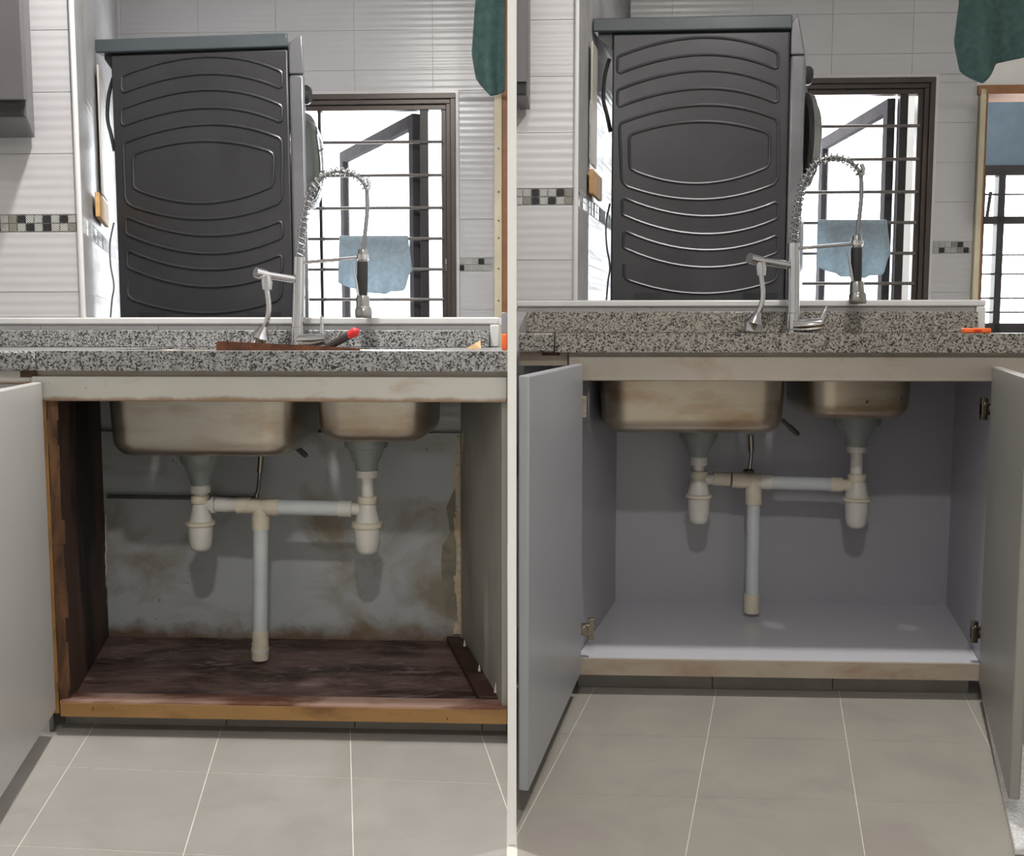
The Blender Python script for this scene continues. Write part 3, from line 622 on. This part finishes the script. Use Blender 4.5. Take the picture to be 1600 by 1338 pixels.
    sa = MB(); wt_, wb_ = wT - K.m(26, VR), wB + 0.03
    def bar(s0, s1, a, b): p, q = hp + sd * s0, hp + sd * s1; sa.plan([p, q, q + sn, p + sn], a, b)
    bar(0, 0.045, wb_, wt_); bar(L - 0.05, L, wb_, wt_); bar(0.045, L - 0.05, wt_ - 0.05, wt_); bar(0.045, L - 0.05, wb_, wb_ + 0.05)
    so = sa.build('sash', 'sash_matte', wn); pn = MB(); p, q = hp + sd * 0.04 + sn * 0.5, hp + sd * (L - 0.05) + sn * 0.5
    pn.plan([p, q, q + sn * 0.1, p + sn * 0.1], wb_ + 0.05, wt_ - 0.05).build('pane', 'glass', so)
    # ---- blue cloth over a bar
    vc = VR - 0.012
    rowsn, coln = 14, 22; g = []
    for i in range(rowsn + 1):
        r = []
        for j in range(coln + 1):
            s = j / coln; t_ = i / rowsn
            x = 530 + s * 108 + (4 * t_ if s > 0.8 else 0) + 5 * t_ * (s - 0.5); yb = 442 + 14 * math.sin(s * 2.6) - (26 if s > 0.93 else 0) + (5 if 0.3 < s < 0.7 else 0)
            y = 368 + (yb - 368) * t_ + (2 * math.sin(s * 9) if i else 0)
            p = K.at(x, y, vc - 0.008 * (0.4 + t_) * (1 + math.sin(s * 17 + t_ * 2)) - (0.012 * math.sin(math.pi * min(1, t_ * 6)) )); r.append(p)
        g.append(r)
    back = []
    for t_ in (0.0, 0.5, 1.0):
        back.append([K.at(530 + j / coln * 108, 368 + 42 * t_, vc + 0.026) for j in range(coln + 1)])
    cl = MB().grid(back[::-1] + g).build('hanging_cloth', 'cloth_blue', None, K, solid=0.003, sub=1)
    tag(cl, 'pale blue cloth hung over the window bars ' + side, 'cloth', 'blue cloths on the window bars')
    # ---- washing machine
    K0 = K; K = Z['KW']; K.dx, K.dy = Z['wash']; v0 = 0.0; v1 = 0.31
    a = lambda x, y, v=None: K.at(x, y, v0 if v is None else v)
    xl, xm, xr = K.u(180, v0, 300), K.u(455.5, v0, 300), K.u(479, v0, 300); wt_ = K.w(80, v0, 320); wb_ = K.w(503, v0, 320)
    wm = thing(K, 'washing_machine', 'dark grey front-loading washing machine ' + side, 'washing machine', ((xl + xm) / 2, (v0 + v1) / 2, wb_), 'dark grey washing machines')
    sl, sr = Z['skew']
    MB().plan([(xl, v0), (xm - 0.0015, v0), (xm - 0.0015 + sr, v1), (xl + sl, v1)], wb_, wt_).build('body', 'washer_grey', wm, bevel=0.006)
    wp = K.w(115, v0, 470)
    MB().plan([(xm, v0), (xr, v0), (xr + sr, v1), (xm + sr, v1)], wb_, wp - 0.001).build('front_panel', 'washer_light', wm, bevel=0.008)
    cp = [(xm, wp), (xr - 0.001, wp), (K.u(472, v0, 60), K.w(52, v0, 470)), (xm, K.w(66, v0, 470))]
    MB().add([(x, v0, w) for x, w in cp] + [(x + sr, v1, w) for x, w in cp], [(0, 1, 2, 3), (7, 6, 5, 4), (0, 4, 5, 1), (1, 5, 6, 2), (2, 6, 7, 3), (3, 7, 4, 0)]).build('control_panel', 'washer_light', wm, bevel=0.004)
    ll = K.u(151, v0, 70); wl0, wl1 = K.w(79, v0, 320), K.w(57, v0, 320)
    lid = MB().plan([(ll, v0 - 0.012), (xm + 0.001, v0 - 0.012), (xm + 0.001 + sr, v1), (ll + sl, v1)], wl0 + 0.001, wl1).build('lid', 'washer_lid', wm, bevel=0.004)
    MB().plan([(K.u(160, v0, 80), v0 + 0.01), (xl, v0 + 0.01), (xl + sl * 0.9, v1 - 0.02), (K.u(160, v0, 80) + sl * 0.9, v1 - 0.02)], lambda u, v: wl0 - (0.045 if u - sl * 0.9 * (v > v0 + 0.1) > xl - 0.003 else 0.012), wl0).build('rear_bracket', 'washer_dark', wm)
    vr = v0 - 0.0005
    def ridge(pts, closed=True): return MB().tube([a(x, y, vr) for x, y in pts], K.m(2.3, v0), 8, True, closed).build('pressed_ridge', 'washer_grey', wm)
    def band(yl0, yl1, yt, yr0, yr1, ybm, flip=False, xl_=190, xr_=441):
        f = (lambda y: 536 - y) if flip else (lambda y: y)
        top = arc((xl_ + 4, yl0), (322, yt), (xr_ - 5, yr0)); bot = arc((xr_ - 5, yr1), (322, ybm), (xl_ + 4, yl1))
        return ridge([(x, f(y)) for x, y in top + [(xr_ - 1, yr0 + 3), (xr_, yr0 + 8), (xr_, yr1 - 6), (xr_ - 1, yr1 - 2)] + bot + [(xl_ + 1, yl1 - 2), (xl_, yl1 - 6), (xl_, yl0 + 6), (xl_ + 1, yl0 + 2)]])
    band(117, 144, 88, 110, 137, 115); band(169, 196, 140, 163, 190, 168); band(169, 196, 140, 163, 190, 168, True, 197); band(117, 144, 88, 110, 137, 115, True, 199)
    ridge(arc((196, 222), (322, 194), (436, 215)) + [(440, 220), (441, 226), (441, 305), (438, 312)] + arc((434, 318), (322, 342), (206, 322)) + [(199, 316), (196, 308), (193, 230), (194, 225)])
    ridge(arc((214, 239), (318, 220), (420, 236)) + [(426, 240), (428, 246), (427, 284), (424, 291)] + arc((418, 294), (318, 317), (220, 299)) + [(211, 294), (209, 288), (208, 248), (210, 242)])
    ridge([(200, 443), (200, 460), (204, 466)] + arc((210, 469), (322, 489), (432, 470)) + [(438, 464), (440, 455), (440, 440)], False)
    for xa, xb in ((216, 258), (386, 440)):
        p, q = a(xa, 488, vr), a(xb, 499, vr); MB().box((p.x, v0 - 0.002, q.z), (q.x, v0 + 0.004, p.z)).build('foot_slot', 'washer_dark', wm)
    dc = K.w(255, v0 + 0.18, 480); vm = (v0 + v1) / 2
    do = MB().lathe((xr + sr / 2 - 0.012, vm, dc), [(0.132, -0.004), (0.146, 0.008), (0.140, 0.024), (0.118, 0.030)], 36, 'x').build('door', 'steel_brushed', wm)
    MB().lathe((xr + sr / 2 + 0.018, vm, dc), [(0.118, 0.0), (0.110, 0.008), (0.08, 0.015), (0.02, 0.018)], 32, 'x').build('door_glass', 'door_glass_dark', do)
    MB().lathe((xr + sr / 2 - 0.006, vm, K.w(128, v0, 480)), [(0.028, 0.0), (0.028, 0.014), (0.022, 0.022)], 20, 'x').build('dial', 'washer_dark', wm)
    # ---- ledge the machine stands on
    struct(K, 'ledge', MB().plan([(xl, v0 + 0.004), (xr, v0 + 0.004), (xr + sr, v1), (xl + sl, v1)], 0, wb_), 'white_paint', 'white ledge carrying the washing machine over ' + low, 'ledge')
    # ---- hoses beside the machine, wooden block and painted shadow band on the return wall
    pl = lambda x, y: K0.plane(x, y, pd, pe)
    vv = v0 + 0.03
    h = MB().tube(spline([K.at(177, 122, vv), K.at(170, 150, vv), K.at(168, 185, vv), K.at(174, 212, vv), K.at(179, 236, vv)]), K.m(3, vv), 8).build('drain_hose', 'rubber_black', wm)
    cbl = MB().tube(spline([K.at(178, 348, vv), K.at(172, 380, vv), K.at(173, 415, vv), K.at(178, 446, vv), K.at(175, 470, vv), K.at(172, 505, vv)]), K.m(1.4, vv), 8).build('power_cord', 'hose_grey', wm)
    K = K0; K.dx, K.dy = Z['wood']
    def wallblock(xa, xb, ya, yb, th, nm, mat, lab, cat):
        p0, p1 = pl(xa, ya), pl(xb, ya); w0, w1 = pl((xa + xb) / 2, yb).z, p0.z
        nv = Vector((d.y, -d.x)); A0, A1 = Vector((p0.x, p0.y)) + nv * 0.0075, Vector((p1.x, p1.y)) + nv * 0.0075
        tag(MB().plan([A0, A1, A1 + nv * th, A0 + nv * th], w0, w1).build(nm, mat, None, K, bevel=0.002), lab, cat)
    wallblock(143, 158, 300, 345, 0.012, 'wood_block', 'wood_tan', 'tan wooden block on the narrow tiled wall ' + side, 'wood block')
    wallblock(146, 154, 100, 298, 0.006, 'wall_shadow_strip', 'shadow_strip', 'grey upright strip standing in for a shadow band on the tiled wall over the wooden block ' + side, 'shadow_strip')  # added grey strip: its colour imitates the band of shade on the tiles
    # ---- faucet
    K.dx, K.dy = Z['tap']; v = Z['vtap']; a = lambda x, y, dv=0.0: K.at(x, y, v + dv); r = lambda n: K.m(n, v)
    fb = a(466, 545); zt_ = Z['zt']
    fa = thing(K, 'kitchen_faucet', 'tall chrome spring-neck kitchen faucet ' + side, 'faucet', (fb.x, fb.y, zt_), 'spring-neck faucets')
    MB().lathe((fb.x, fb.y, 0), [(r(14), zt_), (r(14), zt_ + 0.006), (r(11), zt_ + 0.012)], 24).build('base', 'chrome', fa)
    ct = a(468, 402)
    MB().tube([(fb.x, fb.y, zt_ + 0.005), (fb.x, fb.y, a(466, 512).z), (fb.x + 0.0005, fb.y, a(466, 511).z), (ct.x, fb.y, ct.z)], [r(11), r(11), r(10), r(9)], 24).build('column', 'chrome', fa)
    path = spline([a(468, 404), a(472, 365), a(478, 330), a(485, 303), a(498, 281), a(516, 270), a(535, 268), a(554, 274), a(567, 285), a(573, 297)], 10)
    MB().tube(path, r(3.0), 10).build('neck_hose', 'hose_grey', fa)
    # spring around the neck
    seg = [0.0]
    for i in range(1, len(path)): seg.append(seg[-1] + (path[i] - path[i - 1]).length)
    def along(s):
        for i in range(1, len(path)):
            if seg[i] >= s: return path[i - 1].lerp(path[i], (s - seg[i - 1]) / (seg[i] - seg[i - 1])), (path[i] - path[i - 1]).normalized()
        return path[-1], (path[-1] - path[-2]).normalized()
    turns = 26; hx = []
    for k in range(turns * 10 + 1):
        p, tg = along(seg[-1] * k / (turns * 10)); y = Vector((0, 1, 0)); x = tg.cross(y).normalized(); an = 2 * math.pi * k / 10
        hx.append(p + (x * math.cos(an) + y * math.sin(an)) * r(6.0))
    MB().tube(hx, r(1.25), 6).build('spring', 'chrome', fa)
    MB().tube([a(574, 278), a(577, 286), a(576, 294), a(571, 298)], r(3.5), 8).build('spring_clip', 'chrome', fa)
    MB().tube(spline([a(573, 292), a(574, 325), a(571, 360), a(567, 396)]), r(3.4), 10).build('spray_hose', 'hose_grey', fa)
    def seg_l(nm, rows_, mat):
        c = a(rows_[0][0], rows_[0][2]); return MB().tube([a(x, y) for x, hw_, y in rows_], [r(hw_) for x, hw_, y in rows_], 20).build(nm, mat, fa)
    seg_l('spray_collar', [(567, 6.5, 390), (567, 7.5, 394), (567, 7.5, 410)], 'steel_brushed')
    seg_l('spray_grip', [(566.5, 8, 409), (566.5, 8.5, 413), (566, 8.3, 460), (566, 8, 463)], 'rubber_black')
    seg_l('spray_neck', [(567, 9.5, 462), (567, 10.5, 466), (567, 11, 480)], 'steel_brushed')
    seg_l('spray_head', [(568, 11, 479), (568, 13, 483), (568, 13.5, 493), (568, 12.5, 497)], 'steel_brushed')
    MB().tube([a(552, 414, -0.01), a(557, 440, -0.01), a(560, 462, -0.01)], [r(1.2), r(2), r(2.5)], 8).build('trigger', 'chrome', fa)
    MB().tube([a(468, 411), a(561, 403)], r(2.8), 10).build('holder_arm', 'chrome', fa)
    MB().lathe((a(567, 402).x, fb.y, a(567, 402).z), [(r(9.2), -0.006), (r(9.6), 0), (r(9.2), 0.006)], 20).build('holder_ring', 'chrome', fa)
    MB().tube([a(464, 437), a(408, 428, -0.06)], [r(6), r(6)], 16).build('side_spout', 'chrome', fa)
    e0 = a(403, 426, -0.065)
    MB().tube([a(416, 430, -0.052), a(399, 425.5, -0.07)], [r(8), r(8)], 20).build('spout_head', 'chrome', fa)
    MB().tube([a(416, 432, -0.06), a(417, 441, -0.06), a(417, 453, -0.06)], [r(7.5), r(8.5), r(7)], 16).build('spout_nut', 'chrome', fa)
    MB().tube(spline([a(417, 452, -0.06), a(420, 478, -0.06), a(418, 498, -0.06), a(412, 514, -0.06)]), r(4), 12).build('flexible_tail', 'chrome', fa)
    MB().tube([a(413, 510, -0.06), a(409, 519, -0.06), a(406, 528, -0.06), a(405, 532, -0.06), a(404, 540, -0.06)], [r(5), r(9), r(15), r(14), r(14)], 20).build('aerator', 'chrome', fa)
    MB().tube([a(468, 532, -0.02), a(492, 531, -0.03), a(511, 529, -0.035)], [r(9), r(10), r(9.5)], 20).build('mixer_body', 'chrome', fa)
    if no == 0: lp = [a(503, 528, -0.03), a(503, 510, -0.03), a(502, 493, -0.03)]
    else: lp = [a(510, 528, -0.03), a(516, 510, -0.03), a(520, 500, -0.03)]
    MB().tube(lp, [r(4.2), r(3.4), r(1.6)], 10).build('mixer_lever', 'chrome', fa)
    K.dx = K.dy = 0
    return dict(pc=pc, wc=wc)

xl1 = K1.u(-330, 0.49)
back_of_kitchen(K1, 0, dict(vh=0.49, vwash=1.0, KW=Kit(318, 3.02, 7.0), skew=(0.0, -0.10), vback=1.95, cap_y=496, half_r=780, ul=xl1, wall_r=123, mos_l=(335, 362.5), n_mos=26, corner=182, win_l=215,
    mos_b=(403, 424), wall_end=772, far=(0, 0), wash=(0, 0), wood=(0, 0), tap=(0, 0), vtap=0.44, zt=zt))
a = K2.Mi @ Vector((0.0085, 1.7, 0)); b = K2.Mi @ Vector((0.0085, 4.0, 0))
xl2 = max(a.x + (b.x - a.x) * (v - a.y) / (b.y - a.y) for v in (0.5, 0.64)) + 0.001
back_of_kitchen(K2, 1, dict(vh=0.52, vwash=0.80, KW=Kit(1093, 3.06, 3.5), skew=(0.07, 0.075), vback=1.72, cap_y=469, half_r=1530, ul=xl2, wall_r=901, mos_l=(294, 320.5), n_mos=7, corner=985, win_l=252,
    mos_b=(402, 421), wall_end=777, far=(748, -25), wash=(775, -30), wood=(773, -36), tap=(772, -22), vtap=0.45, zt=zt2))

# ================================================================== things of kitchen 1 only
K = K1
# grey wall cupboard, top left
wcab = thing(K, 'wall_cupboard', 'dark grey wall cupboard at the upper left beside white tiles', 'cupboard', (K.u(0, 0.3, 100), 0.4, K.w(206, 0.3)))
pl_ = [(K.u(-140, 0.25, 100), 0.25), (K.u(38, 0.25, 100), 0.25), (K.u(51.5, 0.488, 100), 0.482), (K.u(-90, 0.488, 100), 0.482)]
c0, c1 = K.w(184, 0.25, 20), CEIL - 0.2
MB().plan(pl_, c0, c1).build('carcass', 'cabinet_grey', wcab, bevel=0.002)
MB().box((K.u(-138, 0.235, 100), 0.232, c0 + 0.035), (K.u(36, 0.235, 100), 0.2495, c1)).build('door', 'cabinet_grey', wcab, bevel=0.002)
MB().box((K.u(-138, 0.24, 100), 0.240, c0 + 0.004), (K.u(30, 0.24, 100), 0.2495, c0 + 0.030)).build('finger_groove', 'groove_black', wcab)
# saw, splinter and orange tub on the worktop
v = 0.02
p = K.at(448, 546, v); saw = thing(K, 'hand_saw', 'rusty narrow saw with a black and red handle lying on the granite worktop', 'saw', (p.x, v, zt))
s0, s1 = K.u(338, v, 545), K.u(562, v, 545)
MB().face([(s0, zt + 0.0005), (s1, zt + 0.0005), (s1, zt + 0.005), (K.u(480, v, 545), zt + 0.011), (s0 + 0.004, zt + K.m(15, v)), (s0, zt + K.m(13, v))], v, v + 0.004).build('blade', 'rust', saw)
g = [K.at(508, 544, v + 0.01), K.at(522, 537, v + 0.01), K.at(540, 527, v + 0.01), K.at(553, 520, v + 0.01), K.at(558, 518, v + 0.01)]
MB().tube(spline(g[:4], 4), [K.m(x, v) for x in (4, 4.6, 5.2, 5.6, 6, 6.2, 6.4, 6.5, 6.6, 6.6, 6.6, 6.5, 6.4)], 14).build('grip', 'grip_black', saw)
MB().tube(spline([K.at(543, 526, v + 0.008), g[3], g[4], K.at(562, 517, v + 0.01)], 3), [K.m(x, v) for x in (5, 6.2, 6.8, 7.2, 7.4, 7, 6.4, 5, 3, 1)], 14).build('grip_end', 'grip_red', saw)
p = K.at(727, 545, 0.25); z0 = zt + 0.0005
MB_ = MB().add([(p.x, 0.25, z0), (p.x + 0.036, 0.24, z0), (p.x + 0.034, 0.262, z0), (p.x + 0.022, 0.245, z0 + 0.012), (p.x + 0.034, 0.25, z0 + 0.019)], [(0, 1, 4, 3), (0, 3, 4, 2), (0, 2, 1), (1, 2, 4)])
tag(MB_.build('wood_splinter', 'splinter', None, K), 'pale wood splinter at the right end of the granite worktop', 'splinter')
x0 = K.u(783, 0.1, 530); x1 = xlim(0.13) - 0.001; zo = zt
tub = thing(K, 'scraper', 'small orange tool standing at the right end of the worktop', 'tool', ((x0 + x1) / 2, 0.12, zo))
MB().box((x0 + 0.001, 0.105, zo), (x1, 0.13, zo + 0.034)).build('handle', 'orange', tub, bevel=0.003)
MB().box((x0, 0.112, zo + 0.034), (x1, 0.122, zo + 0.078)).build('blade', 'alu', tub, bevel=0.001)
# door jamb at the end of the window wall (cream strip and wood)
VR = 1.95
jb = struct(K, 'trim_1', MB().box((K.u(772.5, VR, 300), VR - 0.01, 0), (K.u(784, VR, 300), VR + 0.13, CEIL - 0.3)), 'jamb_cream', 'cream upright strip at the end of the tiled window wall', 'trim')
MB().box((K.u(784, VR, 300), VR + 0.0, 0), (xlim(VR) - 0.002, VR + 0.12, CEIL - 0.3)).build('wood_jamb', 'jamb_wood', jb)
for y in (232, 300, 345, 372, 420, 470):
    c = K.at(779, y, VR - 0.011); MB().lathe((c.x, c.y, c.z), [(0.004, 0.0), (0.003, -0.003)], 8, 'y').build('screw', 'grille_grey', jb)
# dark green towels
def towel(K, v, outline_l, outline_r, ytop, bottom, label, folds, amp, rod):
    n, m = 30, 16; g = []
    for i in range(m + 1):
        t_ = i / m; r = []
        for j in range(n + 1):
            s = j / n
            xl, xr = outline_l(t_), outline_r(t_); yb = bottom(s)
            x = xl + (xr - xl) * s; y = ytop + (yb - ytop) * t_
            r.append(K.at(x, y, v + amp * math.sin(folds * s + 0.8 * t_) * (0.1 + 1.3 * t_)))
        g.append(r)
    top = g[0]; g = [[p + Vector((0, 0.016, -0.10)) for p in top], [p + Vector((0, 0.014, 0)) for p in top], [p + Vector((0, 0.004, 0.010)) for p in top]] + g
    c0, c1 = sum((p.y for p in top)) / len(top) + 0.007, top[0].z + 0.002
    rd = thing(K, 'drying_rod', 'slim metal drying rod with ' + label.replace('dark green towel hanging', 'the green towel'), 'rod', (top[0].x, c0, c1), 'towel drying rods')
    xa, xb = rod
    MB().tube([(xa, c0, c1), (xb, c0, c1)], 0.006, 10).build('bar', 'steel_brushed', rd)
    for xx in (xa + 0.01, xb - 0.01): MB().tube([(xx, c0, c1), (xx, c0, CEIL)], 0.003, 8).build('hanger', 'steel_brushed', rd)
    o = MB().grid(g).build('towel', 'cloth_green', None, K, solid=0.006, sub=1)
    return tag(o, label, 'towel', 'dark green towels')
def lerp(pts):
    def f(t_):
        for (a, b), (c, d) in zip(pts, pts[1:]):
            if t_ <= c: return b + (d - b) * (t_ - a) / (c - a)
        return pts[-1][1]
    return f
towel(K, 1.25, lerp([(0, 748), (0.3, 742), (0.75, 737), (1, 744)]), lerp([(0, 789), (1, 789)]), -40, lerp([(0, 124), (0.15, 134), (0.5, 151), (0.8, 148), (1, 143)]), 'dark green towel hanging at the partition over the rotten cabinet', 9, 0.012, (K.u(640, 1.25, 0), K.u(790, 1.25, 0)))

# ================================================================== things of kitchen 2 only
K = K2
towel(K, 1.0, lerp([(0, 1502), (0.3, 1498), (0.7, 1490), (1, 1499)]), lerp([(0, 1625), (1, 1640)]), -40, lerp([(0, 112), (0.1, 122), (0.26, 132), (0.36, 118), (0.40, 100), (0.8, 88), (1, 86)]), 'dark green towel hanging at the upper right over the clean cabinet', 14, 0.014, (K.u(1470, 1.0, 0), K.u(1680, 1.0, 0)))
wcab = thing(K, 'wall_cupboard', 'dark grey wall cupboard against the partition over the clean grey cabinet', 'cupboard', (K.u(815, 0.4, 100), 0.4, K.w(166, 0.4)))
e = lambda v: (K.Mi @ Vector((0.0095, K.D + v, 0))).x
c0, c1 = K.w(150, 0.35, 815), CEIL - 0.2
MB().plan([(e(0.35), 0.35), (K.u(824, 0.35, 100), 0.35), (K.u(828.5, 0.515, 100), 0.512), (e(0.50) + 0.012, 0.512)], c0, c1).build('carcass', 'cabinet_grey', wcab, bevel=0.001)
MB().box((e(0.34) + 0.001, 0.336, c0 + 0.032), (K.u(823, 0.34, 100), 0.3495, c1)).build('door', 'cabinet_grey', wcab, bevel=0.001)
MB().box((e(0.34) + 0.001, 0.342, c0 + 0.004), (K.u(822, 0.34, 100), 0.3495, c0 + 0.028)).build('finger_groove', 'groove_black', wcab)
a0, a1 = K.at(1506, 521, 0.05), K.at(1548, 521, 0.05)
ob = thing(K, 'utility_knife', 'flat orange tool lying at the right end of the brown-tinged worktop', 'tool', (a0.x, 0.05, zt2))
MB().box((a0.x, 0.045, zt2), (a1.x, 0.07, zt2 + K.m(8, 0.05))).build('handle', 'orange', ob, bevel=0.003)
MB().box((a0.x + 0.02, 0.043, zt2 + 0.004), (a0.x + 0.036, 0.0452, zt2 + 0.008)).build('slider', 'grip_red', ob)
# doorway jamb and the dark barred window beyond it
VR = 1.72
jb = struct(K, 'trim_2', MB().box((K.u(1525, VR, 300), VR - 0.012, 0), (K.u(1533, VR, 300), VR + 0.13, K.w(140, VR, 1540))), 'jamb_cream', 'cream doorway jamb right of the tiled window wall', 'trim')
MB().box((K.u(1533, VR, 300), VR + 0.0, 0), (K.u(1538, VR, 300), VR + 0.12, K.w(148, VR, 1540))).build('wood_jamb', 'jamb_wood', jb)
MB().box((K.u(1525, VR, 200), VR - 0.012, K.w(148, VR, 1540)), (K.u(1800, VR, 200), VR + 0.13, K.w(134, VR, 1540))).build('head_rail', 'jamb_wood', jb)
struct(K, 'wall_lintel', MB().box((K.u(1525, VR, 200), VR + 0.0, K.w(134, VR, 1540)), (K.u(1800, VR, 200), VR + 0.12, CEIL)), 'white_paint', 'white wall above the doorway at the far right', 'wall')
V3 = 2.45; X = lambda p: K.u(p, V3, 400); Y3 = lambda p: K.w(p, V3, 1570)
w3 = thing(K, 'window_3', 'dark framed barred window with a blue blind seen through the right doorway', 'window', (X(1580), V3, 0.3)); w3['kind'] = 'structure'
for x0, x1, y0, y1 in ((1500, 1700, 258, 274), (1500, 1700, 338, 350), (1500, 1700, 505, 530), (1528, 1536, 274, 520), (1556, 1567, 274, 520), (1680, 1700, 100, 520)):
    MB().box((X(x0), V3, Y3(y1)), (X(x1), V3 + 0.05, Y3(y0))).build('frame', 'frame_dark', w3, bevel=0.002)
for y in (303, 398, 428, 466, 488): MB().tube([(X(1528), V3 + 0.02, Y3(y)), (X(1690), V3 + 0.02, Y3(y))], K.m(1.6, V3), 6).build('grille_bar', 'grille_grey', w3)
MB().box((X(1500), V3 + 0.022, Y3(516)), (X(1700), V3 + 0.025, Y3(262))).build('pane', 'glass', w3)
MB().tube([K.at(1548, 300, V3), K.at(1542, 340, V3)], 0.008, 8).build('stay', 'frame_dark', w3)
MB().box((X(1500), V3 + 0.01, Y3(260)), (X(1700), V3 + 0.03, CEIL)).build('blind', 'blind_blue', w3)
MB().box((X(1400), V3 + 0.052, 0), (X(1527), V3 + 0.15, CEIL)).build('side_wall', 'white_paint', w3)
MB().box((X(1500), V3 + 0.0, 0), (X(1720), V3 + 0.15, Y3(530))).build('apron_wall', 'white_paint', w3)
# pale terrazzo kerb at the right door
k = [K.floor(*q) for q in ((1529, 1070), (1560, 1070), (1660, 1338), (1585, 1338))]
struct(K, 'trim_3', MB().plan([(p.x, p.y) for p in k], 0.0, 0.014), 'terrazzo', 'pale terrazzo kerb on the floor beside the right cabinet door', 'trim', bevel=0.003)
